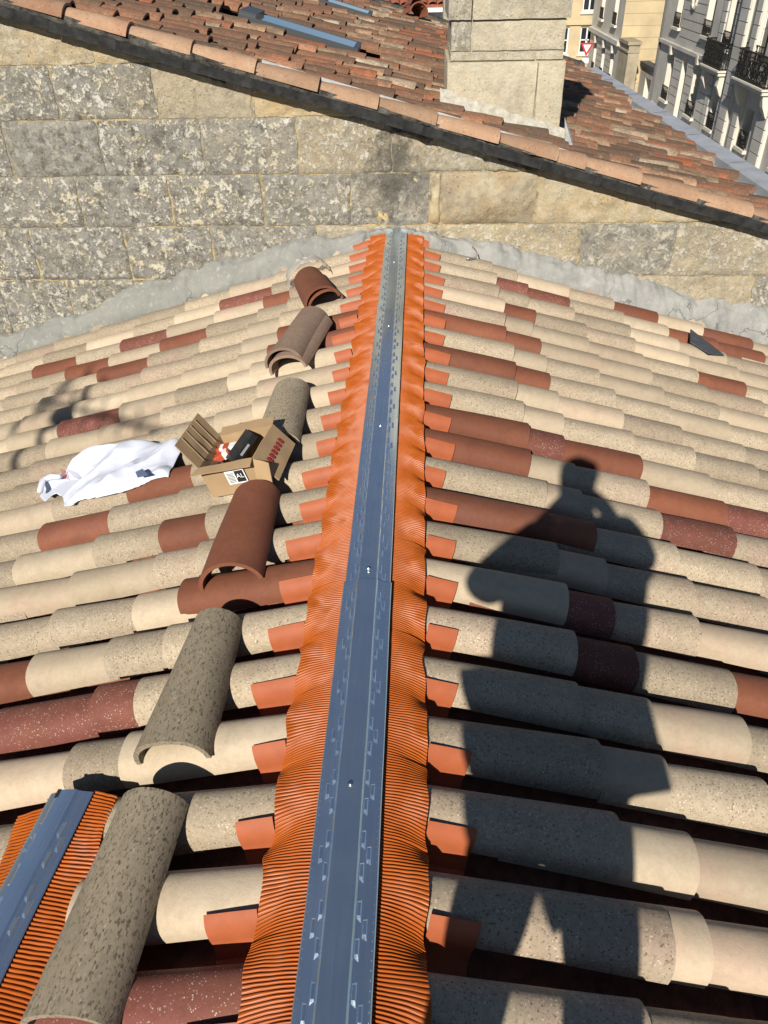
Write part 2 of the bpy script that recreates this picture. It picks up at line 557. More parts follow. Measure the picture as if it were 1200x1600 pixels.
# where the photo shows plain red (T), white-flecked red (S) and plain cream (C) tiles
HINTS = {1: [(772, 447, 'S'), (832, 462, 'S'), (785, 487, 'T'), (735, 510, 'T'), (792, 535, 'T'), (735, 562, 'T'), (797, 580, 'T'), (789, 506, 'C'),
             (795, 557, 'C'), (980, 487, 'T'), (1077, 525, 'T'), (1137, 525, 'T'), (1165, 542, 'T'), (1122, 592, 'T'), (760, 660, 'T'), (825, 687, 'S'),
             (905, 700, 'T'), (755, 702, 'T'), (832, 730, 'C'), (1050, 775, 'T'), (822, 652, 'C'), (740, 790, 'T'), (1160, 800, 'S'), (840, 772, 'C'),
             (1072, 830, 'S'), (862, 838, 'T'), (900, 950, 'S'), (920, 1025, 'S'), (1155, 1080, 'T'), (1145, 1010, 'C'), (1075, 1145, 'C'), (970, 1320, 'C'),
             (1150, 1375, 'C'), (880, 882, 'C'), (1150, 1500, 'C'), (1025, 610, 'C'), (860, 600, 'C'), (880, 640, 'C'), (1010, 585, 'C'), (900, 520, 'C'),
             (1010, 505, 'C'), (960, 470, 'C'), (1050, 500, 'C'), (1100, 590, 'C'), (1040, 730, 'C'), (1160, 660, 'C')],
         -1: [(357, 460, 'S'), (212, 518, 'S'), (130, 560, 'T'), (63, 580, 'T'), (177, 562, 'T'), (307, 542, 'T'), (110, 660, 'S'), (267, 760, 'T'),
              (147, 820, 'T'), (320, 822, 'T'), (370, 935, 'T'), (30, 1065, 'T'), (90, 1120, 'S'), (210, 1085, 'S'), (300, 1550, 'S'), (115, 870, 'C'),
              (80, 925, 'C'), (197, 905, 'C'), (260, 945, 'C'), (60, 1200, 'C'), (395, 1150, 'C'), (340, 1385, 'C'), (450, 473, 'T'), (497, 497, 'T'),
              (460, 530, 'T'), (480, 593, 'C'), (400, 470, 'C'), (290, 480, 'C'), (215, 615, 'C'), (150, 630, 'C'), (60, 660, 'C'), (340, 640, 'C'), (250, 590, 'C'),
              (90, 800, 'C'), (50, 690, 'C'), (205, 660, 'C'), (160, 520, 'C'), (500, 570, 'C'), (455, 690, 'C'), (490, 640, 'C'), (330, 580, 'C')]}

JOINTS = [0.574, 0.751] + [0.751 + 0.313 * k for k in range(1, 9)]
slopes = {}
for side in (1, -1):
    mb = MB()
    u = Vector((side * ct, 0, -st)); n = Vector((side * st, 0, ct))
    P = lambda s, y, h: Vector((0, y, DECK0)) + u * s + n * h
    q = [P(0.0, -4, -0.03), P(3.4, -4, -0.03), P(3.4, WALL_Y, -0.03), P(0.0, WALL_Y, -0.03)]
    mb.extrude(q, -n, 0.03)
    sl = build('slope', mb, M_DECK, tiled_roof)
    slopes[side] = sl
    cand = []
    rows = range(-7, 22)
    rest = MB()
    for i in rows:
        y = ROW0 + PITCH * i
        for j, s_end in enumerate(JOINTS):
            jit = rng.uniform(-0.018, 0.018) + 0.03 * nz(i * 0.9, j * 1.3, side) 
            s0 = 0.122 if j == 0 else s_end + jit - 0.45
            lift = 0.059 + (0.003 if j == 0 else 0.002) + rng.uniform(0, 0.003)
            M = slope_matrix(side, s0, y + rng.uniform(-0.005, 0.005), lift, rng.uniform(-0.02, 0.02), (-0.040 if j == 0 else -0.022) + rng.uniform(-.006, .006), rng.uniform(-0.06, 0.06))
            if j == 0:
                M = M @ Matrix.Diagonal(((s_end + jit + (0.075 if rng.random() < .12 else 0) - s0) / 0.45, 1, 1, 1))
            vis = M @ Vector((0.45 - (0.09 if j == 1 else 0.2 if j == 0 else 0.155), -side * 0.03, 0.06))
            px, py, dz = seen_at(vis)
            cand.append(dict(i=i, j=j, M=M, px=px, py=py, dz=dz, key=None))
    for hx, hy, key in HINTS[side]:
        best = min((c for c in cand if c['key'] is None), key=lambda c: ((c['px'] - hx) / 2.2) ** 2 + (c['py'] - hy) ** 2)
        best['key'] = key
    for c in cand:
        if c['key'] is None:
            near_red = False
            c['key'] = 'C' if rng.random() < (0.12 if c['py'] > 700 else 0.20) else 'B'
        inside = -90 < c['px'] < 1290 and -50 < c['py'] < 1720
        me = rng.choice(COVERS[c['key']])
        if inside:
            place('cover_tile', me, sl, c['M'])
        else:
            rest.add([c['M'] @ v.co for v in me.vertices], [tuple(p.vertices) for p in me.polygons])
    # channel tiles between the rows
    for i in rows:
        y = ROW0 + PITCH * (i - 0.5)
        for j, s_end in enumerate([0.45 + 0.36 * k for k in range(8)]):
            M = slope_matrix(side, s_end - 0.38, y, 0.052, 0, -0.012 + rng.uniform(-.003, .003), rng.uniform(-.02, .02))
            px, py, dz = seen_at(M @ Vector((0.25, 0, -0.04)))
            if -90 < px < 1290 and 300 < py < 1720:
                place('channel_tile', CHAN_ME, sl, M)
            else:
                rest.add([M @ v.co for v in CHAN_ME.vertices], [tuple(p.vertices) for p in CHAN_ME.polygons])
    o = build('tile_field', rest, M_SPECK, sl, True, 0.75, fix=False)
    o['kind'] = 'stuff'
    # orange closure pieces lying in the channels along the ridge
    for i in range(-6, 22):
        y = ROW0 + PITCH * i
        ln = rng.uniform(0.045, 0.09)
        s1 = 0.168 + ln
        s0 = 0.136
        prof = []
        for a in range(7):                      # down the near flank of the barrel
            g = math.radians(55 - a * 9.0)
            prof.append((-0.079 * math.cos(g) ** 0.85, 0.059 + 0.007 + 0.077 * math.sin(g) ** 0.85))
        prof += [(-0.086, 0.056), (-0.096, 0.042), (-0.112, 0.036), (-0.128, 0.046), (-0.136, 0.066)]
        top = []
        rows_ = []
        for ss in (s0, lerp(s0, s1, .5), s1):
            jt = rng.uniform(-.006, .006); sk = rng.uniform(-.09, .09)
            rows_.append([slope_matrix(1, 0, 0) @ Vector((ss + jt + (sk * (py_ + 0.08) if ss == s1 else 0), py_, pz_ + rng.uniform(-.0012, .0012))) for py_, pz_ in prof])
        low = [[p - Vector((st, 0, ct)) * 0.003 for p in r] for r in rows_]
        mb = MB()
        mb.grid(rows_); mb.grid([list(reversed(r)) for r in low]); mb.grid([rows_[-1], low[-1]])
        mb.grid([[r[0] for r in low], [r[0] for r in rows_]]); mb.grid([[r[-1] for r in rows_], [r[-1] for r in low]])
        mb.v = [((side) * p[0], p[1] + y, p[2]) for p in mb.v]
        build('closure_piece', mb, M_TAB, sl, True, 0.6)

# cement fillet where the roof meets the stone wall
mb = MB()
TOPZ = [(-3.4, -0.84), (-2.74, -0.666), (-2.16, -0.508), (-1.19, -0.17), (-0.6, -0.05), (-0.24, -0.002), (0, 0.0), (0.24, -0.005), (0.72, -0.084), (1.13, -0.19), (1.55, -0.315), (2.41, -0.51), (3.4, -0.8)]
rows_ = []
NX = 520
for a in range(NX + 1):
    x = lerp(-3.3, 3.3, a / NX)
    zt = interp(TOPZ, x) - 0.028 + 0.05 * nz(x * 2.7, 1.7) + 0.03 * nz(x * 9, 4.2) + 0.014 * nz(x * 31, 2.2)
    zb = DECK0 - abs(x) * math.tan(TH) + 0.110
    yb = WALL_Y - 0.115 + 0.04 * nz(x * 2.3, 8.1) + 0.02 * nz(x * 9, 2.2) + 0.01 * nz(x * 25, 2.2)
    if abs(x) < 0.2: yb = WALL_Y - 0.05
    r = []
    for k in range(11):
        f = k / 10
        yy = lerp(WALL_Y - 0.004, yb, f ** 0.8)
        zz = lerp(max(zt, zb + 0.02), zb, f) + 0.035 * math.sin(math.pi * f) * (0.6 + 0.5 * nz(x * 2, 3.3))
        yy -= 0.012 * math.sin(math.pi * f)
        d = 0.020 * nz(x * 9, f * 3, 5) + 0.010 * nz(x * 27, f * 7, 1) + 0.005 * nz(x * 70, f * 16, 1)
        r.append((x, yy - d * 0.7, zz + d * 0.7))
    r.append((x, yb + 0.03, zb - 0.12))
    rows_.append(r)
mb.grid(rows_)
build('cement_fillet', mb, M_CEMENT, tiled_roof, True, None)

# ------------------------------------------------------------------ ridge roll
ridge = tag(empty('ridge_vent_roll', (0, 2, -0.02)), 'long metal ridge vent strip with orange pleated skirts running up to the wall', 'ridge roll')


def metal_strip(y0, y1, half, z0, step, notch_far=False):
    prof = [(-half, -0.0160), (-half + 0.002, -0.0140), (-half * 0.62, -0.0090), (-half * 0.44, -0.0045), (-half * 0.38, 0.0), (-half * 0.1, 0.0008), (half * 0.1, 0.0008), (half * 0.38, 0.0),
            (half * 0.44, -0.0045), (half * 0.62, -0.0090), (half - 0.002, -0.0140), (half, -0.0160)]
    mb = MB()
    n = max(2, int((y1 - y0) / 0.06))
    rows_ = []
    for a in range(n + 1):
        y = lerp(y0, y1, a / n)
        w = 0.0014 * nz(y * 3, z0 * 50)
        rows_.append([(px_ + w, y, z0 + pz_ + 0.0012 * nz(y * 5, px_ * 20)) for px_, pz_ in prof])
    mb.grid(rows_)
    low = [[(p[0], p[1], p[2] - 0.0012) for p in r] for r in rows_]
    mb.grid([list(reversed(r)) for r in low])
    mb.grid([rows_[0], low[0]]); mb.grid([rows_[-1], low[-1]])
    # pressed louvres, staggered in two rows on each flange
    for sgn in (-1, 1):
        ys_ = []
        t = y0 + 0.03
        while t < y1 - 0.12:
            ys_ += [(t, 0.52), (t + 0.036, 0.70), (t + 0.068, 0.52)]
            t += 0.142
        for y, f in ys_:
            xx = sgn * half * f
            zz = z0 + interp([(0.38, 0.0), (0.44, -0.0045), (0.62, -0.0090), (0.98, -0.0140)], f)
            ln, wd, hg = 0.041, 0.0048, 0.0052
            tz = -sgn * 0.25
            pts = [(xx - wd, y, zz - wd * tz * 0), (xx + wd, y, zz), (xx + wd, y + ln, zz), (xx - wd, y + ln, zz),
                   (xx - wd * .6, y + 0.0105, zz + hg), (xx + wd * .6, y + 0.0105, zz + hg), (xx + wd * .6, y + ln - 0.006, zz + hg * .9), (xx - wd * .6, y + ln - 0.006, zz + hg * .9)]
            pts = [(p[0], p[1], p[2] - 0.0015 - abs(p[0] - xx) * 0) for p in pts]
            mb.add(pts, [(4, 5, 6, 7), (0, 1, 5, 4), (1, 2, 6, 5), (2, 3, 7, 6), (3, 0, 4, 7)])
        # row of clinch dots along the edge
        y = y0 + 0.01
        while y < min(y1, 3.2):
            xx = sgn * (half - 0.0055); zz = z0 - 0.0134
            r = 0.0012
            mb.add([(xx - r, y - r, zz), (xx + r, y - r, zz), (xx + r, y + r, zz), (xx - r, y + r, zz), (xx, y, zz + 0.0006)],
                   [(0, 1, 4), (1, 2, 4), (2, 3, 4), (3, 0, 4)])
            y += 0.0165
    return mb


build('metal_strip', metal_strip(-0.7, 1.615, 0.068, 0.003, 1), M_STRIP, ridge, True, 0.35)
build('metal_strip', metal_strip(1.55, 4.885, 0.0645, -0.002, 1), M_STRIP, ridge, True, 0.35)


def screw(x, y, z, parent):
    mb = MB()
    for rr, zz0, zz1 in ((0.0062, 0, 0.0012), (0.0042, 0.0012, 0.0036)):
        n = 10
        v = [(x + rr * math.cos(k * 6.283 / n), y + rr * math.sin(k * 6.283 / n), z + zz) for zz in (zz0, zz1) for k in range(n)]
        mb.add(v, [(k, (k + 1) % n, n + (k + 1) % n, n + k) for k in range(n)] + [tuple(range(n, 2 * n))])
    build('screw', mb, M_SPANGLE, parent, True, 0.6)


for y in (0.96, 1.66, 2.47, 3.38, 4.25):
    screw(0.0, y, 0.0042 if y < 1.6 else -0.001 if y > 1.7 else 0.0035, ridge)


def pleated_skirt(side, y0, y1, edge, z_in, z_out, rowphase=True, wl=0.0072, amp=0.0031, nu=18, x_in=0.054, mtx=None, wild=0.0):
    mb = MB()
    npl = int((y1 - y0) / wl)
    per = 8
    N = npl * per
    rows_ = []
    for a in range(N + 1):
        yb = y0 + (y1 - y0) * a / N
        fr = (a % per) / per
        tri = 2 * abs(math.sin(math.pi * fr)) ** 0.75 - 1
        r = []
        phi = ((yb - ROW0) / PITCH)
        fl = math.floor(phi + 0.5)
        rv = 0.55 + 0.9 * (nz(fl * 3.7, side * 9.1) + 0.5)
        xe = edge(yb)
        c2 = 0.5 - 0.5 * math.cos(2 * math.pi * phi)
        for k in range(nu + 1):
            u = k / nu
            x = lerp(x_in, xe, u)
            if rowphase:
                val = c2 ** 1.3
                z = lerp(z_in, z_out, u ** 1.05) - 0.036 * (u ** 2.4) * val * rv
                yy = yb + 0.011 * u ** 1.8 * math.sin(2 * math.pi * phi) * rv - 0.010 * u * u
                am = amp * (1 - 0.55 * u * (1 - val))
            else:
                z = lerp(z_in, z_out, u)
                yy = yb + wild * u ** 1.5 * nz(yb * 7, 2.0)
                z += wild * 0.9 * u * nz(yb * 6, 7.0)
                am = amp
            am *= 0.75 + 0.7 * (nz(yb * 23, u * 3, side + 4) + 0.4)
            yy += 0.0016 * nz(yb * 60, u * 4, side) * u
            z += 0.004 * u * nz(yb * 9, u * 2, side) + am * tri
            p = Vector((side * x, yy, z))
            r.append(mtx @ p if mtx else p)
        rows_.append(r)
    mb.grid(rows_)
    return mb


build('pleated_skirt', pleated_skirt(1, -0.6, 4.86, lambda y: 0.163 + 0.008 * nz(y * 4, 3) + 0.009 * nz(y * 15, 8) + 0.001 * math.cos(y * 2 * math.pi / PITCH), -0.030, -0.044), M_PLEAT, ridge, True, None, fix=False)
build('pleated_skirt', pleated_skirt(-1, -0.6, 4.86, lambda y: 0.168 + 0.012 * nz(y * 1.5, 13) + 0.010 * nz(y * 15, 2) + 0.004 * math.sin(y * 2 * math.pi / PITCH), -0.030, -0.045), M_PLEAT, ridge, True, None, fix=False)

# ================================================================== NEIGHBOUR HOUSE
house = tag(empty('neighbour_house', (0, WALL_Y + 0.3, -7.4)), 'old stone house with lichen-covered gable wall, mossy tiled roof and chimney', 'house')
VT = 0.274


def verge_low(x):
    return 0.575 - VT * x


mb = MB()
mb.extrude([(-4.2, WALL_Y + 0.004, -7.4), (3.0, WALL_Y + 0.004, -7.4), (3.0, WALL_Y + 0.004, verge_low(3.0)), (-4.2, WALL_Y + 0.004, verge_low(-4.2))], (0, 1, 0), 0.4)
gable = build('gable_wall', mb, M_MORTAR, house)
gable.color = (1, 1, 1, 1)


def stone(x0, x1, z0, z1, col, proud=0.018, seed=0, topf=None, rough=1.0, parent=gable, yf=WALL_Y, depth=0.1, nx=None, bulge=0.0):
    """one squared block: irregular outline, worn edges, hollowed face"""
    r = random.Random(seed)
    g = 0.0035 + 0.004 * r.random()
    x0 += g; x1 -= g; z0 += g * .8; z1 -= g * .8
    nx = nx or max(8, int((x1 - x0) / 0.017))
    nzv = max(6, int((z1 - z0) / 0.017))
    so = seed * 3.17
    rows_ = []
    for a in range(nx + 1):
        f = a / nx
        rr = []
        for k in range(nzv + 1):
            g2 = k / nzv
            xl = x0 + 0.014 * nz(g2 * 3, so) + 0.005 * nz(g2 * 11, so); xr = x1 + 0.014 * nz(g2 * 3, so + 4) + 0.005 * nz(g2 * 11, so + 4)
            x = lerp(xl, xr, f)
            zb = z0 + 0.009 * nz(f * 4, so + 9) + 0.004 * nz(f * 15, so); zt = z1 + 0.009 * nz(f * 4, so + 13) + 0.004 * nz(f * 15, so + 3)
            if topf: zt = min(zt, topf(x))
            zt = max(zt, zb + 0.01)
            # rounded corners
            cx_ = min(f, 1 - f) * (x1 - x0); cz_ = min(g2, 1 - g2) * (zt - zb)
            z = lerp(zb, zt, g2)
            e = min(cx_, cz_)
            edge = 1 - math.exp(-e / (0.003 + 0.008 * max(0, nz(f * 5, g2 * 4, so) + .1)))
            corner = max(0, 0.014 - cx_) * max(0, 0.014 - cz_) * 30
            d = proud * edge - corner
            d += rough * (0.007 * nz(x * 9 + so, z * 9) + 0.006 * nz(x * 26, z * 26, so) + 0.004 * nz(x * 60, z * 60, so)) * edge
            if bulge:
                d += bulge * math.sin(math.pi * f) * math.sin(math.pi * g2)
            rr.append((x, yf - d, z))
        rows_.append(rr)
    mb = MB()
    mb.grid([list(reversed(q)) for q in rows_])
    ring = [rows_[a][0] for a in range(nx + 1)] + [rows_[nx][k] for k in range(1, nzv + 1)] + [rows_[a][nzv] for a in range(nx - 1, -1, -1)] + [rows_[0][k] for k in range(nzv - 1, 0, -1)]
    back = [(p[0], yf + depth * 0.3, p[2]) for p in ring]
    mb.grid([ring + [ring[0]], back + [back[0]]])
    o = build('stone_block', mb, M_STONE, parent, True, None)
    o.color = (*col, 1)
    return o


def under(x):
    return verge_low(x) + 0.03


GREY, GREYL, MIX, PALE, HONEY = (0.95, 0.95, 0), (0.85, 1.0, 0.05), (0.8, 0.85, 0.25), (0.22, 0.4, 0.4), (0.2, 0.1, 0.9)
GP = (0.45, 0.55, 0.25)
COURSES = [
    (0.908, 1.25, [(-4.0, -2.6, PALE), (-2.6, -1.69, PALE), (-1.69, -1.2, (0.1, .1, .45))]),
    (0.623, 0.908, [(-3.2, -2.55, GREY), (-2.55, -1.96, GREYL), (-1.96, -1.38, GREYL), (-1.38, -0.82, (0.35, 0.3, 0.2)), (-0.82, -0.28, (0.1, 0.1, 0.6))]),
    (0.315, 0.623, [(-2.9, -2.33, GREYL), (-2.33, -1.76, (1, 0.35, 0)), (-1.76, -1.15, (1, 0.8, 0)), (-1.15, -0.58, (0.75, 0.9, 0)), (-0.58, -0.03, (0.4, 0.8, 0.35)), (-0.03, 0.53, (0.45, 0.5, 0.4)), (0.53, 0.80, GP)]),
    (0.010, 0.315, [(-2.55, -1.97, GREYL), (-1.97, -1.40, (1, 0.9, .05)), (-1.40, -0.82, (0.9, 1, .1)), (-0.82, -0.28, (0.8, 0.9, .1)), (-0.28, 0.20, (0.8, 0.55, .1)), (0.20, 0.27, HONEY), (0.27, 0.85, (0.35, 0.1, 0.95)), (0.85, 1.39, (0.2, 0.3, 0.6)), (1.39, 1.57, (0.25, 0.3, 0.6)), (1.57, 2.1, (0.3, 0.25, 0.1))]),
    (-0.325, 0.010, [(-3.0, -2.35, (1, 0.9, .1)), (-2.35, -1.74, (1, 0.85, .1)), (-1.74, -1.18, (1, 0.9, .1)), (-1.18, -0.5, (0.85, 0.7, .15)), (-0.5, 0.24, (0.5, 0.5, .2)), (0.24, 1.14, (0.3, 0.7, .35)), (1.14, 1.73, (0.75, 0.6, .05)), (1.73, 2.4, (0.4, 0.7, .25)), (2.4, 3.0, (0.3, 0.4, .15))]),
    (-0.70, -0.325, [(-3.3, -2.66, (1, 0.9, .1)), (-2.66, -2.2, (1, 0.9, .1)), (-2.2, -1.55, (1, 0.8, .1)), (-1.55, -1.0, (0.8, 0.6, .2)), (1.3, 2.28, (0.35, 0.4, .2)), (2.28, 3.0, (0.7, 0.8, .1))]),
    (-1.05, -0.70, [(-3.4, -2.9, (1, 0.9, .1)), (-2.9, -2.3, (1, 0.9, .1)), (2.3, 3.0, (0.5, 0.6, .1))]),
]
sd = 1
for z0, z1, lst in COURSES:
    for x0, x1, c in lst:
        sd += 1
        if verge_low(x0) < z0 + 0.04:
            continue
        bl = 0.05 if (abs(x0 - 0.27) < 1e-6) else 0.0
        stone(x0, x1, z0, z1, c, 0.003 + 0.009 * rng.random(), sd, under, 1.0 + 0.5 * rng.random(), bulge=bl)

# verge: mossy mortar bed, hanging black slates and pink barrel tiles along the gable edge
roofN = empty('roof', (0, 8.6, 0.4)); roofN.parent = house; roofN.matrix_parent_inverse = WM[house].inverted()
va = math.atan(VT)
Rv = Matrix.Rotation(va, 4, 'Y')
mb = MB()
rows_ = []
for a in range(241):
    x = lerp(-3.6, 3.0, a / 240)
    zb = 0.598 - VT * x
    w = 0.010 * nz(x * 8, 1) + 0.008 * nz(x * 25, 6)
    if -0.05 < x < 0.2 or 0.6 < x < 0.85 or -1.1 < x < -0.95:
        w -= 0.02
    rows_.append([(x, WALL_Y + 0.10, zb - 0.04), (x, WALL_Y - 0.045 - w * .4, zb - 0.022 + w * 1.6), (x, WALL_Y - 0.072 - w, zb - 0.002 + w), (x, WALL_Y - 0.080 - w * .8, zb + 0.03), (x, WALL_Y - 0.078 + w * .6, zb + 0.058 + w * .4),
                  (x, WALL_Y - 0.05, zb + 0.068 + w * .3), (x, WALL_Y + 0.10, zb + 0.06)])
mb.grid(rows_)
build('mortar_bed', mb, M_MOSSY, roofN, True, None)
x = -3.5
while x < 2.8:
    ln = 0.335 + rng.uniform(-.02, .02)
    mb = MB()
    M = Matrix.Translation((x + ln / 2, WALL_Y - 0.088, 0.588 - (0.0 if x < -0.5 else -0.010) - VT * (x + ln / 2) + rng.uniform(-.004, .004))) @ Rv @ Matrix.Rotation(rng.uniform(.12, .2), 4, 'X') @ Matrix.Rotation(0.012, 4, 'Z')
    mb.bb(-ln / 2 - 0.012, ln / 2 - 0.001, -0.005, 0.005, -0.020, 0.030)
    build('verge_slate', mb, M_SLATE, roofN, M=M)
    x += ln
b = barrel(0.40, 0.07, 0.085, 0.055, 0.065, 0.014, 14, 3, 2.1, 0.002, 77)
VERGE_ME = b.mesh('verge_tile', M_VERGE); fix_normals(VERGE_ME)
VERGE_ME.polygons.foreach_set('use_smooth', [True] * len(VERGE_ME.polygons)); VERGE_ME.set_sharp_from_angle(angle=0.7)
x = -3.5
k = 0
while x < 2.7:
    ln = rng.choice((0.345, 0.36, 0.33))
    if k == 13: ln = 0.17
    M = Matrix.Translation((x - 0.02, WALL_Y - 0.005 + rng.uniform(-.006, .006), 0.642 - VT * x + rng.uniform(-.004, .004))) @ Rv @ Matrix.Rotation(-0.02, 4, 'Y') @ Matrix.Rotation(rng.uniform(-.02, .02), 4, 'Z') @ Matrix.Diagonal((ln / 0.375, 1, 1, 1))
    place('verge_tile', VERGE_ME, roofN, M)
    x += ln; k += 1

# the mossy barrel tiles
RP = lambda x: 0.555 - VT * x          # bed of the tiles


def eave_x(y):
    return interp([(4.6, 2.86), (12.6, 2.40)], y)


mb = MB()
q = [(-4.0, WALL_Y + .2, RP(-4) - 0.03), (eave_x(5.1), WALL_Y + .2, RP(eave_x(5.1)) - 0.03), (eave_x(12.3), 12.3, RP(eave_x(12.3)) - 0.03), (-4.0, 12.3, RP(-4) - 0.03)]
mb.extrude(q, (0, 0, -1), 0.08)
build('roof_deck', mb, simple('old_channel_tiles', (0.10, 0.06, 0.042), 0.95, var=0.5, scale=14, bump=0.8, bscale=30, bdist=0.02), roofN)

CH = (0.33, 1.06, 5.75, 6.45)
SK1 = (-1.28, -0.36, 7.02, 7.50)
SK2 = (-1.05, -0.42, 10.1, 10.6)
OLDS = []
for sd_ in range(5):
    b = barrel(0.40, 0.072, 0.088, 0.050, 0.060, 0.015, 9, 3, 2.0, 0.004, 200 + sd_)
    OLDS.append(b)
OLD_ME = []
for b in OLDS:
    me = b.mesh('roof_tile', M_OLD); fix_normals(me)
    me.polygons.foreach_set('use_smooth', [True] * len(me.polygons)); me.set_sharp_from_angle(angle=0.7)
    OLD_ME.append(me)
cand = []
y = 5.13
ri = 0
while y < 12.2:
    off = rng.uniform(0, 0.28)
    xx = -3.4 + off
    while xx < eave_x(y) - 0.05:
        cx0, cx1 = xx - 0.36, xx
        skip = False
        for (a0, a1, b0, b1) in (CH, SK1, SK2):
            if (a0, a1, b0, b1) == CH:
                skip = skip or (cx0 > a0 and cx1 < a1 - 0.05 and b0 - 0.02 < y < b1 + 0.05)
            elif cx1 > a0 - 0.04 and cx0 < a1 + 0.02 and b0 - 0.10 < y < b1 + 0.09:
                skip = True
        if not skip:
            M = Matrix.Translation((xx - 0.40, y + rng.uniform(-.014, .014), RP(xx - 0.40) + 0.012 + rng.uniform(0, .012))) @ Rv @ Matrix.Rotation(-0.045 + rng.uniform(-.02, .012), 4, 'Y') @ Matrix.Rotation(rng.uniform(-.05, .05), 4, 'Z') @ Matrix.Rotation(rng.uniform(-.08, .08), 4, 'X')
            px, py, dz = seen_at(M @ Vector((0.25, 0, 0.05)))
            if -60 < px < 1260 and py > -25:
                hid = 690 < px < 885 and py < 190
                cand.append((hid, dz, M))
            elif -400 < px < 1600 and py > -160:
                cand.append((True, dz, M))
        xx += 0.285 + rng.uniform(-.025, .025)
    y += 0.183 + rng.uniform(-.008, .008)
    ri += 1
vis = sorted([c for c in cand if not c[0]], key=lambda c: c[1])
ind, far = vis[:300], vis[300:] + [c for c in cand if c[0]]
for _, _, M in ind:
    place('roof_tile', rng.choice(OLD_ME), roofN, M)
mb = MB(); rnds = []
for _, _, M in far:
    b = rng.choice(OLDS)
    mb.add([M @ Vector(p) for p in b.v], b.f)
    rnds += [rng.random()] * len(b.f)
o = build('roof_tile_field', mb, M_OLDJ, roofN, True, 0.7, fix=False)
at = o.data.attributes.new('rnd', 'FLOAT', 'FACE')
at.data.foreach_set('value', rnds)
o['kind'] = 'stuff'
print('old tiles', len(vis), len(far))

# far verge, gutter, zinc strip
mb = MB()
rows_ = []
for a in range(61):
    x = lerp(-3.0, 2.4, a / 60)
    w = 0.015 * nz(x * 5, 2)
    zz = RP(x)
    rows_.append([(x, 12.2, zz), (x, 12.24, zz + 0.10 + w), (x, 12.36, zz + 0.11 + w), (x, 12.42, zz - 0.1)])
mb.grid(rows_)
build('far_verge', mb, M_MOSSY, roofN, True, None)

mb = MB()
prof = [(-0.06, 0.0), (-0.02, -0.04), (0.03, -0.05), (0.075, -0.03), (0.085, 0.035), (0.10, 0.05), (0.24, 0.058), (0.255, 0.045), (0.25, 0.0), (0.22, -0.09), (0.0, -0.12)]
rows_ = []
for a in range(33):
    y = lerp(4.4, 12.62, a / 32)
    ex = eave_x(y)
    z0 = RP(ex) - 0.02 - 0.004 * (y - 4.4)
    rows_.append([(ex + p, y, z0 + q) for p, q in prof])
mb.grid(rows_)
M_GUT = simple('pale_zinc_gutter', (0.40, 0.42, 0.45), 0.5, 0.25, var=0.15, scale=6, bump=0.1)
gut = build('gutter', mb, M_GUT, roofN, True, 0.5)
for y in (5.2, 6.2, 7.2, 8.3, 9.4, 10.5, 11.6):
    mb = MB(); ex = eave_x(y); z0 = RP(ex) - 0.02 - 0.004 * (y - 4.4)
    mb.grid([[(ex + p, y - 0.014, z0 + q + 0.004) for p, q in prof[1:8]], [(ex + p, y + 0.014, z0 + q + 0.004) for p, q in prof[1:8]]])
    build('gutter_seam', mb, M_GUT, gut, True, 0.5)

mb = MB()
for x0, x1, yy0, yy1 in ((-0.78, 1.10, 5.085, 5.115),):
    mb.extrude([(x0, yy0, RP(x0) + 0.095), (x1, yy0, RP(x1) + 0.085), (x1, yy1, RP(x1) + 0.105), (x0, yy1, RP(x0) + 0.115)], (0, 0, 1), 0.008)
build('zinc_valley_strip', mb, M_ZINCW, roofN)

# chimney
chim = empty('chimney', (0.7, 6.1, 0.2)); chim.parent = house; chim.matrix_parent_inverse = WM[house].inverted()
CX0, CX1, CY0, CY1 = CH
mb = MB(); mb.bb(CX0 + 0.008, CX1 - 0.008, CY0 + 0.008, CY1 - 0.008, -0.2, 2.3)
build('chimney_core', mb, simple('pale_mortar', (0.40, 0.36, 0.27), 0.95, var=0.3, scale=20, bump=0.5), chim)
M_CHST = stone_material('chimney_limestone', False, (0.62, 0.55, 0.40), (0.33, 0.305, 0.25))


def chimney_block(x0, x1, z0, z1, grow, col, seed, y0=CY0, y1=CY1):
    g = 0.002
    mb = MB()
    x0 += g; x1 -= g; z0 += g * .6; z1 -= g * .6
    bm = bmesh.new()
    bmesh.ops.create_cube(bm, size=1)
    bmesh.ops.bevel(bm, geom=list(bm.edges), offset=0.016, segments=2, affect='EDGES') if False else None
    bmesh.ops.subdivide_edges(bm, edges=bm.edges[:], cuts=10, use_grid_fill=True)
    for v in bm.verts:
        c = v.co.copy()
        x = lerp(x0, x1, c.x + .5); y = lerp(y0 - grow, y1 + grow, c.y + .5); z = lerp(z0, z1, c.z + .5)
        nb = sum(abs(abs(t) - .5) < 1e-4 for t in c)
        p = Vector((x, y, z))
        n_ = Vector((c.x if abs(abs(c.x) - .5) < 1e-4 else 0, c.y if abs(abs(c.y) - .5) < 1e-4 else 0, c.z if abs(abs(c.z) - .5) < 1e-4 else 0))
        if n_.length > 0: n_.normalize()
        d = 0.004 * nz(x * 11 + seed, z * 11, y * 11) + 0.002 * nz(x * 40, z * 40, y * 40)
        if nb >= 2: d -= 0.003 + 0.006 * abs(nz(x * 30, y * 30, z * 30))
        v.co = p + n_ * d
    me = bpy.data.meshes.new('stone_block'); bm.to_mesh(me); bm.free()
    me.materials.append(M_CHST)
    me.polygons.foreach_set('use_smooth', [True] * len(me.polygons)); me.set_sharp_from_angle(angle=0.6)
    o = place('stone_block', me, chim)
    o.color = (*col, 1)


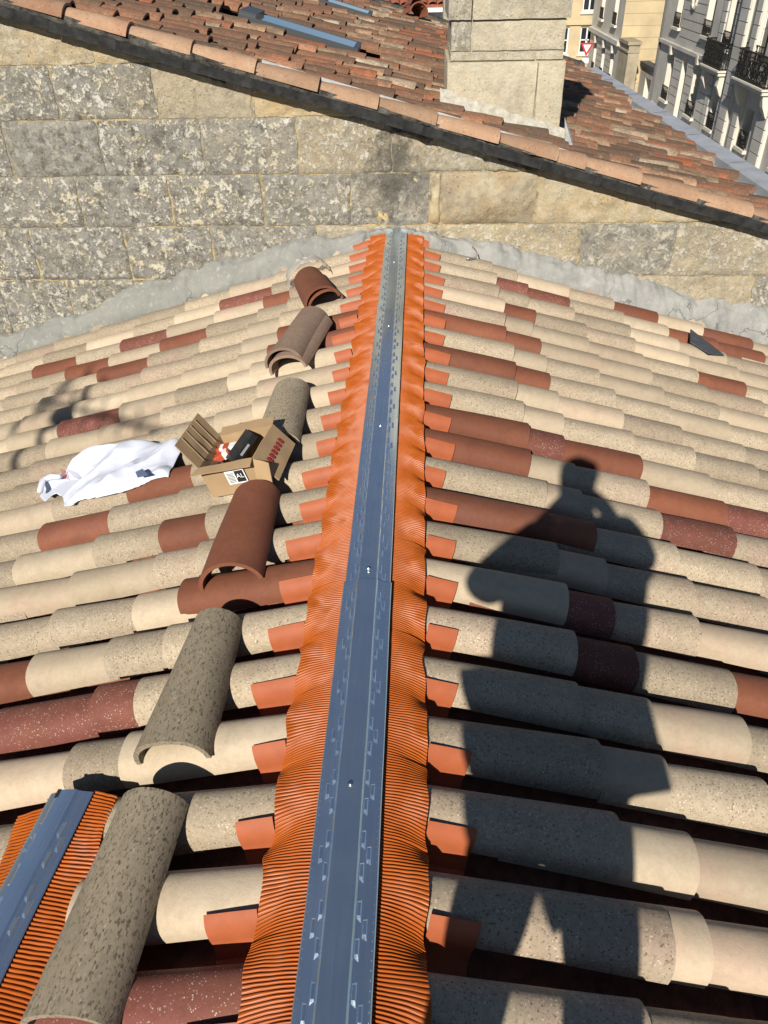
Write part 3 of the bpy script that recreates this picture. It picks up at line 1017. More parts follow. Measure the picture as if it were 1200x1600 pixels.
P1 = (0.12, 0.25, 0.12)
chimney_block(CX0 - 0.02, CX0 + 0.57, 0.10, 0.79, 0.02, P1, 1)
chimney_block(CX0 + 0.57, CX1 + 0.02, 0.10, 0.79, 0.02, P1, 2)
chimney_block(CX0, CX0 + 0.55, 0.79, 0.845, 0.006, (0.3, 0.5, 0), 3)
chimney_block(CX0 + 0.55, CX1, 0.79, 0.845, 0.004, (0.2, 0.4, 0), 4)
chimney_block(CX0, CX0 + 0.135, 0.845, 1.015, 0.004, (0.6, 0.6, 0), 5)
chimney_block(CX0 + 0.135, CX1, 0.845, 1.015, 0.006, (0.15, 0.3, 0.1), 6)
chimney_block(CX0 - 0.022, CX0 + 0.13, 1.015, 1.4, 0.024, (0.6, 0.5, 0), 7)
chimney_block(CX0 + 0.13, CX1 + 0.022, 1.015, 1.4, 0.024, (0.2, 0.4, 0.1), 8)
chimney_block(CX0, CX0 + 0.4, 1.4, 2.2, 0.0, P1, 9)
chimney_block(CX0 + 0.4, CX1, 1.4, 2.2, 0.0, P1, 10)
chimney_block(CX0 - 0.04, CX1 + 0.04, 2.2, 2.34, 0.04, P1, 11)
# rough white lime fillet round its foot, and the zinc corner
mb = MB()
rows_ = []
for a in range(41):
    x = lerp(CX0 - 0.06, CX1 + 0.07, a / 40)
    zt = RP(x) + 0.13 - 0.10 * (a / 40) * 0.2 + 0.02 * nz(x * 14, 3)
    w = 0.012 * nz(x * 20, 9)
    rows_.append([(x, CY0 - 0.015, zt + 0.03), (x, CY0 - 0.04 - w, zt), (x, CY0 - 0.085 - w, zt - 0.07), (x, CY0 - 0.15 - w, RP(x) + 0.035), (x, CY0 - 0.17, RP(x) - 0.02)])
mb.grid(rows_)
build('lime_fillet', mb, simple('pale_lime_render', (0.40, 0.38, 0.32), 0.95, var=0.3, scale=20, bump=0.8, bscale=50, bdist=0.008), chim, True, None)
mb = MB()
x0, x1 = 0.2, 1.12
mb.extrude([(1.085, CY0 - 0.30, RP(1.1) + 0.05), (1.16, CY0 - 0.32, RP(1.16) + 0.03), (1.19, CY0 + 0.05, RP(1.19) + 0.07), (1.105, CY0 - 0.02, RP(1.1) + 0.20)], (0.3, 0.2, 1), 0.006)
build('zinc_flashing', mb, M_ZINCW, chim)

# skylights
M_GLASS = Mat('skylight_glass', 0.04, 0.0, 0.9); M_GLASS.color((0.02, 0.04, 0.06)); M_GLASS.b.inputs['Coat Weight'].default_value = 1.0; M_GLASS = M_GLASS.m
M_SKF = simple('skylight_frame_grey', (0.10, 0.105, 0.11), 0.4, 0.6)
for (x0, x1, y0, y1) in (SK1, SK2):
    s = empty('skylight', ((x0 + x1) / 2, (y0 + y1) / 2, RP((x0 + x1) / 2))); s.parent = roofN; s.matrix_parent_inverse = Matrix.Translation((0, 8.6, 0.4)).inverted()
    c = Vector(((x0 + x1) / 2, (y0 + y1) / 2, RP((x0 + x1) / 2) + 0.055))
    L, Wd = (x1 - x0) / math.cos(va), y1 - y0
    mb = MB()
    for a, bq, cc, dd in ((-L / 2, L / 2, -Wd / 2, -Wd / 2 + .025), (-L / 2, L / 2, Wd / 2 - .025, Wd / 2), (-L / 2, -L / 2 + .13, -Wd / 2 + .025, Wd / 2 - .025), (L / 2 - .04, L / 2, -Wd / 2 + .025, Wd / 2 - .025)):
        mb.bb(a, bq, cc, dd, -0.08, 0.035 if a > -L / 2 or bq > 0 else 0.06)
    build('frame', mb, M_SKF, s, M=Matrix.Translation(c) @ Rv)
    mb = MB(); mb.bb(-L / 2 + .12, L / 2 - .035, -Wd / 2 + .02, Wd / 2 - .02, 0.0, 0.031)
    build('pane', mb, M_GLASS, s, M=Matrix.Translation(c) @ Rv)
# vent tile near the far verge
mb = MB()
vb = barrel(0.34, 0.10, 0.13, 0.10, 0.14, 0.015, 12, 2, 2, 0.003, 9)
o = build('vent_tile', vb, M_TERRA, roofN, True, 0.7, M=Matrix.Translation((-0.02, 11.75, RP(-0.02) + 0.05)) @ Rv @ Matrix.Rotation(-1.2, 4, 'Z') @ Matrix.Rotation(-0.25, 4, 'Y'))
vb = barrel(0.26, 0.07, 0.09, 0.07, 0.10, 0.015, 12, 2, 2, 0.003, 10)
build('vent_hood', vb, M_TERRA, o, True, 0.7, M=Matrix.Translation((-0.02, 11.72, RP(-0.02) + 0.14)) @ Rv @ Matrix.Rotation(-1.2, 4, 'Z') @ Matrix.Rotation(-0.3, 4, 'Y'))
# remaining walls of the house
mb = MB()
mb.bb(-4.2, 2.55, 12.05, 12.2, -7.4, -0.25); mb.bb(2.25, 2.4, 5.4, 12.05, -7.4, -0.3)
build('wall', mb, M_MORTAR, house)

# ================================================================== STREET BEYOND
GZ = -7.1
mb = MB()
mb.add([(-900, -900, GZ), (900, -900, GZ), (900, 1500, GZ), (-900, 1500, GZ)], [(0, 1, 2, 3)])
tag(build('ground', mb, simple('asphalt', (0.055, 0.054, 0.052), 0.9, var=0.25, scale=3)), kind='structure')
mb = MB()
mb.bb(12.2, 13.9, 20, 70, GZ - 0.2, GZ + 0.12)
tag(build('pavement', mb, simple('pavement_stone', (0.30, 0.28, 0.25), 0.9, var=0.2, scale=4)), kind='structure')

M_FGREY = simple('facade_stone_grazed_tint', (0.50, 0.475, 0.43), 0.92, var=0.16, scale=0.9, bump=0.3, bscale=12)  # greyer tint for walls the sun only grazes
M_FLIT = simple('facade_stone_sunlit_tint', (0.50, 0.405, 0.25), 0.92, var=0.16, scale=0.8, bump=0.3, bscale=12)  # yellow sunlight put into the colour of walls that face the sun
M_FPALE = simple('pale_dressed_stone', (0.62, 0.58, 0.49), 0.9, var=0.12, scale=1.5)
M_WHITE = simple('white_window_paint', (0.75, 0.75, 0.72), 0.6)
M_PANE = Mat('window_glass', 0.05, 0, 0.6); M_PANE.color((0.02, 0.025, 0.03)); M_PANE = M_PANE.m
M_IRON = simple('black_wrought_iron', (0.015, 0.015, 0.016), 0.5, 0.4)
M_JOINT = simple('facade_joint', (0.16, 0.15, 0.13), 0.95)


def facade_x(bld, X0, y0, y1, z0, z1, openings, mat, depth=0.5, thick=0.5):
    """wall in the plane x = X0 looking to -x, with real openings"""
    ys = sorted({y0, y1, *[o[0] for o in openings], *[o[1] for o in openings]})
    zs = sorted({z0, z1, *[o[2] for o in openings], *[o[3] for o in openings]})
    mb = MB()
    for a, b_ in zip(ys, ys[1:]):
        for c, d in zip(zs, zs[1:]):
            m_, n_ = (a + b_) / 2, (c + d) / 2
            if any(o[0] < m_ < o[1] and o[2] < n_ < o[3] for o in openings): continue
            mb.add([(X0, a, c), (X0, b_, c), (X0, b_, d), (X0, a, d)], [(0, 1, 2, 3)])
    for o in openings:
        a, b_, c, d = o[:4]
        e = X0 + depth
        mb.add([(X0, a, c), (X0, b_, c), (X0, b_, d), (X0, a, d), (e, a, c), (e, b_, c), (e, b_, d), (e, a, d)],
               [(0, 1, 5, 4), (1, 2, 6, 5), (2, 3, 7, 6), (3, 0, 4, 7)])
        mb.m[-4:] = [1] * 4  # reveals in the paler stone, sunlit brightness put into their colour
    w = build('wall', mb, [mat, M_FPALE], bld, fix=False)
    for o in openings:
        a, b_, c, d, kind = o
        e = X0 + depth
        if kind in ('arch', 'door'):                 # spandrels that round the head
            for sgn in (0, 1):
                r = (b_ - a) / 2; cy = (a + b_) / 2; hh = min(r, 0.55)
                pts = [(X0 - 0.004, b_ if sgn else a, d)]
                for k in range(7):
                    g = math.pi / 2 * k / 6
                    yy = cy + (1 if sgn else -1) * r * math.cos(g); zz = d - hh + hh * math.sin(g)
                    pts.append((X0 - 0.004, yy, zz))
                m2 = MB(); m2.extrude(pts, (1, 0, 0), depth - 0.02)
                build('arch_spandrel', m2, mat, w)
        m2 = MB()
        m2.mi = 0
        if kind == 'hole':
            m2.mi = 1; m2.bb(e, e + 0.02, a, b_, c, d)  # near-black sheet standing in for the shade behind the open doorway
        else:
            m2.bb(e - 0.06, e, a, a + 0.09, c, d); m2.bb(e - 0.06, e, b_ - 0.09, b_, c, d)
            m2.bb(e - 0.06, e, a + 0.09, b_ - 0.09, d - 0.09, d); m2.bb(e - 0.06, e, a + 0.09, b_ - 0.09, c, c + 0.09)
            m2.bb(e - 0.055, e, (a + b_) / 2 - 0.05, (a + b_) / 2 + 0.05, c + 0.09, d - 0.09)
            for f in (0.36, 0.68):
                m2.bb(e - 0.045, e, a + 0.09, b_ - 0.09, lerp(c, d, f) - 0.025, lerp(c, d, f) + 0.025)
        fr = build('door' if kind == 'door' else 'window', m2, [M_WHITE, M_DARKIN], bld)
        if kind != 'hole':
            m2 = MB(); m2.bb(e - 0.02, e - 0.005, a + 0.02, b_ - 0.02, c + 0.02, d - 0.02)
            build('pane', m2, M_PANE if kind != 'door' else M_WHITE, fr)
        if kind in ('arch', 'win'):
            m2 = MB(); m2.bb(X0 - 0.16, X0 + 0.02, a - 0.15, b_ + 0.15, c - 0.13, c - 0.003)
            build('sill', m2, M_FPALE, fr)
            m2 = MB()                                 # wrought-iron guard
            gx = X0 - 0.07
            m2.bb(gx - .02, gx + .02, a, b_, c + 0.62, c + 0.66); m2.bb(gx - .015, gx + .015, a, b_, c + 0.08, c + 0.11); m2.bb(gx - .015, gx + .015, a, b_, c + 0.42, c + 0.45)
            t = a
            while t < b_ + .01:
                m2.bb(gx - .012, gx + .012, t - .014, t + .014, c, c + 0.64); t += (b_ - a) / 8
            for q in range(4):
                yy = lerp(a, b_, (q + .5) / 4)
                m2.tube([(gx, yy + .09 * math.cos(k * 1.05), c + .27 + .13 * math.sin(k * 1.05)) for k in range(7)], 0.016, 4)
            build('window_guard', m2, M_IRON, fr)
        if kind == 'arch':
            m2 = MB()
            m2.extrude([(X0 - 0.16, (a + b_) / 2 - 0.13, d - 0.18), (X0 - 0.16, (a + b_) / 2 + 0.13, d - 0.18), (X0 - 0.2, (a + b_) / 2 + 0.18, d + 0.22), (X0 - 0.2, (a + b_) / 2 - 0.18, d + 0.22)], (1, 0, 0), 0.22)
            build('keystone', m2, M_FPALE, fr)
    return w


def balcony(bld, X0, y0, y1, z, out=0.85):
    m2 = MB(); m2.bb(X0 - out, X0, y0, y1, z - 0.2, z); m2.bb(X0 - out - .06, X0, y0 - .06, y1 + .06, z - 0.06, z + 0.01)
    bal = build('balcony', m2, M_FPALE, bld)
    m2 = MB()
    zt = z + 1.02
    for za, rr in ((z + 0.06, .02), (z + 0.85, .015), (zt, .03)):
        m2.bb(X0 - out + .02, X0 - out + .06, y0, y1, za - rr, za + rr)
        for yy in (y0 + .02, y1 - .02): m2.bb(X0 - out + .06, X0, yy - .02, yy + .02, za - rr, za + rr)
    t = y0
    while t <= y1 + .01:
        m2.bb(X0 - out + .025, X0 - out + .055, t - .016, t + .016, z, zt); t += 0.13
    t = y0 + .2
    while t < y1 - .1:
        for cz in (z + .3, z + .62):
            m2.tube([(X0 - out + .04, t + .12 * math.cos(k * .9), cz + .14 * math.sin(k * .9)) for k in range(8)], 0.02, 4)
        t += 0.34
    t = X0 - out + .15
    while t < X0:
        for yy in (y0 + .02, y1 - .02): m2.bb(t - .014, t + .014, yy - .014, yy + .014, z, zt)
        t += 0.13
    build('railing', m2, M_IRON, bal)
    for yy in (y0 + 0.25, y1 - 0.25):
        m2 = MB()
        m2.extrude([(X0, yy - .16, z - .2), (X0 - out + .1, yy - .16, z - .2), (X0 - out + .12, yy - .16, z - .38), (X0 - .42, yy - .16, z - .62), (X0 - .22, yy - .16, z - 1.0), (X0, yy - .16, z - 1.1)], (0, 1, 0), .32)
        build('corbel', m2, M_FPALE, bal)


def joints_x(bld, X0, y0, y1, zs, mat=M_JOINT):
    for z in zs:
        m2 = MB(); m2.bb(X0 - 0.006, X0 + 0.004, y0, y1, z - 0.016, z + 0.016)
        build('course_joint', m2, mat, bld)


# grey town house in the middle of the row
b3 = tag(empty('town_house', (14, 45.5, GZ)), 'grey stone town house with arched ground-floor windows and a door between them', 'building')
op = [(48.55, 49.75, -6.2, -3.85, 'arch'), (46.0, 46.95, -6.95, -3.85, 'door'), (43.55, 44.75, -6.2, -3.75, 'arch'), (48.6, 49.75, -2.75, 0.2, 'win'), (43.3, 44.45, -2.7, 0.25, 'win'),
      (40.25, 41.1, -6.15, -4.5, 'win'), (40.2, 41.3, -2.9, 0.2, 'win')]
facade_x(b3, 13.9, 39.4, 51.95, GZ, 4.0, op, M_FGREY)
mb = MB(); mb.bb(13.74, 13.9, 39.4, 51.95, -3.66, -3.5)
build('string_course', mb, M_FGREY, b3)
mb = MB(); mb.bb(13.66, 13.9, 39.4, 51.97, 3.9, 4.15)
build('cornice', mb, M_FGREY, b3)
mb = MB(); mb.bb(13.82, 13.9, 39.4, 51.95, GZ, -6.7)
build('plinth', mb, M_FGREY, b3)
joints_x(b3, 13.9, 41.4, 43.3, (-6.2, -5.8, -5.4, -5.0, -4.6, -4.2)); joints_x(b3, 13.9, 44.9, 45.9, (-6.2, -5.8, -5.4, -5.0, -4.6, -4.2)); joints_x(b3, 13.9, 47.05, 48.4, (-6.2, -5.8, -5.4, -5.0, -4.6, -4.2))
joints_x(b3, 13.9, 44.6, 48.4, (-3.1, -2.7, -2.3, -1.9, -1.5, -1.1))
for y0, y1 in ((39.5, 40.1), (41.45, 42.0)):
    for k in range(16):
        m2 = MB(); z = GZ + 0.5 + k * 0.42
        m2.bb(13.82, 13.9, y0, y1, z + 0.02, z + 0.40)
        build('quoin', m2, M_FGREY, b3)
balcony(b3, 13.9, 39.6, 42.3, -3.65, 0.5)
mb = MB()
for k in range(10):
    a = k * 0.628
    mb.tube([(13.86, 46.6 + .34 * math.cos(a), -1.35 + .42 * math.sin(a)), (13.84, 46.6 + .34 * math.cos(a + .63), -1.35 + .42 * math.sin(a + .63))], 0.07, 6)
build('carved_wreath', mb, M_FPALE, b3)
mb = MB(); mb.bb(13.95, 22, 39.42, 51.9, GZ, 3.98)
build('body', mb, M_FGREY, b3) if False else None
mb = MB(); mb.bb(14.3, 22, 51.7, 51.93, GZ, 3.95); mb.bb(14.3, 22, 39.42, 39.7, GZ, 3.95); mb.bb(21.8, 22, 39.7, 51.7, GZ, 3.95)
build('side_wall', mb, M_FGREY, b3)
mb = MB(); mb.extrude([(13.6, 39.4, 4.17), (22.2, 39.4, 4.17), (18, 39.4, 6.0)], (0, 1, 0), 12.5)
build('roof', mb, M_OLDJ, b3)
mb = MB(); mb.tube([(13.84, 51.88, GZ), (13.84, 51.88, 4)], 0.05, 8)
build('downpipe', mb, simple('grey_downpipe', (0.12, 0.12, 0.125), 0.5), b3)

# right-hand house with rusticated piers
b4 = tag(empty('balcony_house', (14, 34.5, GZ)), 'stone town house with rusticated piers and a black iron balcony, nearest in the row', 'building')
op = [(35.25, 36.15, -6.0, -4.55, 'win'), (35.6, 37.6, -3.0, 0.2, 'win'), (31.0, 32.2, -6.0, -4.0, 'arch'), (31.0, 32.2, -2.9, 0.2, 'win')]
facade_x(b4, 13.72, 28.5, 39.0, GZ, 4.4, op, M_FGREY)
for y0, y1 in ((37.9, 38.9), (36.5, 37.1), (33.4, 34.4)):
    m2 = MB(); m2.bb(13.60, 13.72, y0, y1, GZ, 4.4)
    pr = build('pier', m2, M_FPALE, b4)
    for k in range(18):
        m2 = MB(); z = GZ + 0.35 + k * 0.46
        m2.bb(13.54, 13.602, y0 + .02, y1 - .02, z + 0.02, z + 0.44)
        build('rusticated_block', m2, M_FGREY, pr)
balcony(b4, 13.72, 33.4, 36.9, -3.5, 0.6)
mb = MB(); mb.bb(13.5, 13.72, 28.5, 39.0, 4.4, 4.7)
build('cornice', mb, M_FPALE, b4)
mb = MB(); mb.bb(14.2, 22, 38.7, 38.98, GZ, 4.4); mb.bb(14.2, 22, 28.52, 28.8, GZ, 4.4)
build('side_wall', mb, M_FLIT, b4)
mb = MB(); mb.extrude([(13.5, 28.4, 4.72), (22, 28.4, 4.72), (18, 28.4, 6.5)], (0, 1, 0), 10.6)
build('roof', mb, M_OLDJ, b4)

# low courtyard wall with a dark doorway
wl = tag(empty('courtyard_wall', (13.9, 53.6, GZ)), 'low grey courtyard wall with an open dark doorway beside the grey town house', 'wall')
facade_x(wl, 13.9, 52.0, 57.5, GZ, -5.25, [(52.6, 54.0, GZ + .02, -5.75, 'hole')], M_FGREY, 0.4)
mb = MB(); mb.bb(13.8, 14.35, 52.0, 57.5, -5.25, -5.05)
build('coping', mb, simple('dark_coping', (0.08, 0.08, 0.08), 0.9), wl)
mb = MB(); mb.bb(14.2, 14.35, 52.0, 57.5, GZ, -5.25)
build('back_face', mb, M_FGREY, wl)

# pale house whose tall sunlit gable rises behind the wall
b2 = tag(empty('gabled_house', (15, 60.5, GZ)), 'house with a tall sunlit golden gable wall rising behind the low courtyard wall', 'building')
op = [(62.6, 63.5, -6.6, -4.6, 'arch'), (59.6, 60.5, -6.6, -4.6, 'arch'), (56.7, 57.6, -6.6, -4.6, 'arch'), (57.3, 58.4, -3.3, 0.0, 'win'), (61.6, 62.7, -3.3, 0.0, 'win')]
facade_x(b2, 12.4, 55.6, 65.5, GZ, 4.5, op, M_FGREY)
mb = MB(); mb.bb(12.41, 24, 55.55, 55.95, GZ, 4.5); mb.bb(23.8, 24, 55.95, 65.5, GZ, 4.5)
build('gable_wall', mb, M_FLIT, b2)
mb = MB(); mb.bb(12.2, 12.4, 55.5, 65.5, -4.25, -4.0)
build('cornice', mb, M_FGREY, b2)
joints_x(b2, 12.4, 57.7, 59.4, [-6.4 + .35 * k for k in range(6)]); joints_x(b2, 12.4, 60.6, 62.4, [-6.4 + .35 * k for k in range(6)])
for k in range(9):
    m2 = MB(); z = -6.9 + .62 * k
    m2.bb(12.43, 24, 55.535, 55.552, z - 0.012, z + 0.012) if k * .62 - 6.9 < 4 else None
    build('course_joint', m2, simple('gold_joint', (0.40, 0.32, 0.19), 0.95) if k == 0 else bpy.data.materials['gold_joint'], b2)
mb = MB(); mb.bb(12.4, 13.05, 53.0, 55.53, GZ, -3.95); mb.bb(12.3, 13.12, 52.92, 55.53, -3.95, -3.78); mb.bb(12.35, 13.08, 52.96, 55.53, -4.35, -4.25)
build('side_annex', mb, simple('stained_stone', (0.36, 0.31, 0.22), 0.92, var=0.3, scale=1.2), b2)
mb = MB(); mb.extrude([(12.2, 55.5, 4.52), (24.2, 55.5, 4.52), (18, 55.5, 7.0)], (0, 1, 0), 10.2)
build('roof', mb, M_OLDJ, b2)

# sunlit corner house closing the street
b1 = tag(empty('corner_house', (10.5, 68, GZ)), 'sunlit golden corner house with white windows closing the end of the street', 'building')


def facade_y(bld, Y0, x0, x1, z0, z1, openings, mat):
    xs = sorted({x0, x1, *[o[0] for o in openings], *[o[1] for o in openings]})
    zs = sorted({z0, z1, *[o[2] for o in openings], *[o[3] for o in openings]})
    mb = MB()
    for a, b_ in zip(xs, xs[1:]):
        for c, d in zip(zs, zs[1:]):
            m_, n_ = (a + b_) / 2, (c + d) / 2
            if any(o[0] < m_ < o[1] and o[2] < n_ < o[3] for o in openings): continue
            mb.add([(a, Y0, c), (b_, Y0, c), (b_, Y0, d), (a, Y0, d)], [(0, 1, 2, 3)])
    for a, b_, c, d in openings:
        e = Y0 + .3
        mb.add([(a, Y0, c), (b_, Y0, c), (b_, Y0, d), (a, Y0, d), (a, e, c), (b_, e, c), (b_, e, d), (a, e, d)], [(0, 1, 5, 4), (1, 2, 6, 5), (2, 3, 7, 6), (3, 0, 4, 7)])
    build('wall', mb, mat, bld, fix=False)
    for a, b_, c, d in openings:
        m2 = MB(); e = Y0 + .12
        for p in ((a, a + .1, c, d), (b_ - .1, b_, c, d), (a + .1, b_ - .1, d - .1, d), (a + .1, b_ - .1, c, c + .1), ((a + b_) / 2 - .05, (a + b_) / 2 + .05, c + .1, d - .1), (a + .1, b_ - .1, (c + d) / 2 - .035, (c + d) / 2 + .035)):
            m2.bb(p[0], p[1], e, e + .06, p[2], p[3])
        w = build('window', m2, M_WHITE, bld)
        m2 = MB(); m2.bb(a + .03, b_ - .03, e + .03, e + .045, c + .03, d - .03)
        build('pane', m2, M_PANE, w)
        m2 = MB(); m2.bb(a - .12, b_ + .12, Y0 - .1, Y0 + .02, c - .16, c - .004)
        build('sill', m2, M_FPALE, w)


facade_y(b1, 66.0, 4.5, 13.2, GZ, 4.5, [(11.75, 12.75, -5.75, -4.05), (10.0, 10.95, -5.75, -4.05), (11.7, 12.7, -3.15, -1.0), (9.5, 10.5, -3.15, -1.0), (7.5, 8.5, -5.75, -4.05)], M_FLIT)
for za, zb in ((-3.95, -3.78), (-6.15, -6.0)):
    mb = MB(); mb.bb(4.5, 13.2, 65.88, 66, za, zb)
    build('string_course', mb, M_FLIT, b1)
mb = MB(); mb.bb(4.5, 13.2, 66.35, 75, GZ, 4.48)
build('body', mb, M_FLIT, b1)

# yield sign
sg = tag(empty('yield_sign', (10.86, 58, GZ)), 'red and white triangular give-way sign on a post at the street corner', 'sign')
mb = MB(); mb.tube([(10.86, 58.03, GZ), (10.86, 58.03, -4.2)], 0.035, 8)
build('post', mb, simple('grey_post', (0.35, 0.35, 0.36), 0.5), sg)


def tri(r, y, rr):
    return [(10.86 + r * math.cos(a), y, -4.53 + r * math.sin(a)) for a in (math.radians(-90), math.radians(30), math.radians(150))]


mb = MB(); mb.extrude(tri(0.50, 57.985, 0), (0, -1, 0), 0.02)
build('red_border', mb, simple('sign_red', (0.50, 0.03, 0.04), 0.5), sg)
mb = MB(); mb.extrude(tri(0.29, 57.964, 0), (0, -1, 0), 0.006)
build('white_centre', mb, simple('sign_white', (0.8, 0.8, 0.8), 0.5), sg)
mb = MB(); mb.bb(10.66, 11.06, 57.96, 57.98, -5.42, -5.14)
build('plate', mb, bpy.data.materials['sign_white'], sg)

# house behind the far verge
fh = tag(empty('rear_house', (0.2, 20.5, GZ)), 'white house with red tiled roof peeking over the far end of the old roof', 'building')
mb = MB(); mb.bb(-2.5, 1.6, 20, 24, GZ, 0.16)
build('wall', mb, simple('white_render', (0.72, 0.70, 0.66), 0.9, var=0.08), fh)
mb = MB(); mb.bb(-2.7, 1.7, 19.72, 19.98, 0.12, 0.20)
build('gutter', mb, simple('white_gutter', (0.7, 0.7, 0.7), 0.5), fh)
mb = MB(); mb.extrude([(-2.7, 19.75, 0.22), (1.7, 19.75, 0.22), (1.7, 23, 1.4), (-2.7, 23, 1.4)], (0, 0, -1), 0.05)
rf = build('roof', mb, simple('far_tile_red', (0.28, 0.10, 0.06), 0.9, var=0.3, scale=6), fh)
rb = barrel(3.4, 0.09, 0.09, 0.06, 0.06, 0.01, 6, 1, 2, 0, 0, inner=False)
rme = rb.mesh('tile_row', bpy.data.materials['far_tile_red'])
for k in range(22):
    place('tile_row', rme, rf, Matrix.Translation((-2.6 + k * .2, 23, 1.41)) @ Matrix.Rotation(-math.pi / 2, 4, 'Z') @ Matrix.Rotation(math.atan(1.18 / 3.25), 4, 'Y'))
mb = MB(); mb.bb(-1.6, 0.1, 19.97, 20.0, -0.6, -0.05)
build('window', mb, M_PANE, fh)
rc = tag(empty('rear_chimney', (0.62, 13.2, GZ)), 'slim weathered stone stack just left of the big chimney', 'chimney')
mb = MB(); mb.bb(0.44, 0.86, 12.9, 13.4, GZ, 0.02); 
build('shaft', mb, M_CHST, rc).color = (0.5, 0.5, 0, 1)
mb = MB(); mb.bb(0.46, 0.84, 12.92, 13.38, 0.02, 1.6)
build('stack', mb, M_CHST, rc).color = (0.6, 0.6, 0, 1)

# ================================================================== LOOSE THINGS ON THE WEST SLOPE
CROWN = 0.137


def on_west(x, y, h=CROWN):
    """point above the west slope's deck at plan position x, y"""
    return Vector((x, y, DECK0 - abs(x) * math.tan(TH) + h / ct))


NW = Vector((-st, 0, ct))


def loose_frame(a, b, lift=0.0, roll=0.0):
    """frame for a tile whose wide end is at plan point a and narrow end at plan point b"""
    A, B = on_west(*a) + NW * lift, on_west(*b) + NW * lift
    xd = (A - B).normalized()
    zd = (NW - xd * NW.dot(xd)).normalized()
    yd = zd.cross(xd)
    M = Matrix(((xd.x, yd.x, zd.x, B.x), (xd.y, yd.y, zd.y, B.y), (xd.z, yd.z, zd.z, B.z), (0, 0, 0, 1)))
    return M @ Matrix.Rotation(roll, 4, 'X')


def ridge_tile(a, b, mat, label, seed, lift=0.0, roll=0.0, w=0.099, h=0.084, pitch=0.0, taper=0.82, group='loose ridge tiles laid out beside the ridge'):
    mb = barrel(0.45, w * taper, w, h * (0.5 + taper / 2), h, 0.013, 28, 10, 2.05, 0.0020, seed)
    M = loose_frame(a, b, lift, roll) @ Matrix.Rotation(pitch, 4, 'Y')
    o = build('ridge_tile', mb, mat, None, True, 0.6, M=M)
    return tag(o, label, 'ridge tile', group)


ridge_tile((-0.482, 0.535), (-0.447, 0.975), M_LOOSE, 'large flecked grey ridge tile beside the spare ridge roll, nearest the camera', 301, 0.004)
ridge_tile((-0.442, 1.10), (-0.423, 1.545), M_LOOSE, 'flecked grey-brown ridge tile lying just beyond the spare ridge roll', 302, 0.0, -0.04, taper=0.74)
ridge_tile((-0.421, 1.725), (-0.42, 2.165), M_TERRA, 'single plain terracotta ridge tile in front of the cardboard box', 303, 0.004, 0.02, 0.105)
ridge_tile((-0.40, 2.50), (-0.40, 2.93), M_LOOSE, 'flecked grey ridge tile half hidden behind the cardboard box', 304, 0.0, 0.05)
M_MAUVE = tile_material('tile_brown_flecked', (0.27, 0.185, 0.135), (0.31, 0.22, 0.16), (0.32, 0.19, 0.14), (0.15, 0.09, 0.06), (0.42, 0.34, 0.26), 0.60, 0.55, 240)
ridge_tile((-0.452, 3.17), (-0.362, 3.61), M_MAUVE, 'lower of the two stacked brown ridge tiles beyond the box', 305, 0.0, 0.06)
ridge_tile((-0.462, 3.19), (-0.374, 3.63), M_MAUVE, 'upper of the two stacked brown ridge tiles beyond the box', 306, 0.030, 0.03)
ridge_tile((-0.345, 3.865), (-0.476, 4.30), M_TERRA, 'lower of the two stacked terracotta ridge tiles near the wall', 307, 0.0, 0.03)
ridge_tile((-0.352, 3.85), (-0.483, 4.285), M_TERRA, 'upper of the two stacked terracotta ridge tiles near the wall', 308, 0.026, 0.02, 0.101)
ridge_tile((-0.425, 4.09), (-0.515, 4.36), M_TERRA, 'short terracotta tile piece resting on top of the stack near the wall', 309, 0.040, 0.02, 0.112) if False else None
# torn clear plastic film behind the far stack
mb = MB()
rows_ = []
for a in range(15):
    g = math.pi * a / 14
    rr = []
    for k in range(6):
        f = k / 5
        r = 0.118 + 0.018 * nz(a * .9, f * 3) + 0.012 * f
        p = Vector((-0.10 * f - 0.015 + 0.03 * nz(a * 1.1, f * 2, 3), r * math.cos(g), 0.85 * r * math.sin(g) + 0.015 * nz(a * 1.7, f * 4, 5) + 0.01))
        rr.append(p)
    rows_.append(rr)
mb.grid(rows_)
MPL = Mat('clear_plastic_film', 0.15, 0, 0.6); MPL.color((0.85, 0.87, 0.9)); MPL.b.inputs['Transmission Weight'].default_value = 0.75; MPL.b.inputs['Alpha'].default_value = 0.75
tag(build('plastic_wrap', mb, MPL.m, None, True, None, M=loose_frame((-0.345, 3.865), (-0.476, 4.31), 0.005)), 'crumpled clear plastic film behind the terracotta tile stack', 'plastic film')

# spare length of ridge roll in the near corner
sp = empty('spare_ridge_roll', on_west(-0.70, 0.85))
tag(sp, 'short spare piece of ridge roll, blue metal strip with orange pleats', 'ridge roll')
A, B = on_west(-0.770, 0.25, CROWN + 0.046), on_west(-0.682, 1.03, CROWN + 0.046)
yd = (B - A).normalized(); xd = yd.cross(NW).normalized(); zd = xd.cross(yd)
MS = Matrix(((xd.x, yd.x, zd.x, A.x), (xd.y, yd.y, zd.y, A.y), (xd.z, yd.z, zd.z, A.z), (0, 0, 0, 1)))
LS = (B - A).length
mb = metal_strip(0.0, LS, 0.062, 0.0, 1)
build('metal_strip', mb, M_STRIP, sp, True, 0.35, M=MS)
mb = MB(); mb.bb(-0.0045, 0.0045, LS - 0.02, LS + 0.0008, -0.0035, 0.0022)
build('end_notch', mb, M_DARKIN, sp, M=MS @ Matrix.Translation((-0.024, 0, 0)))
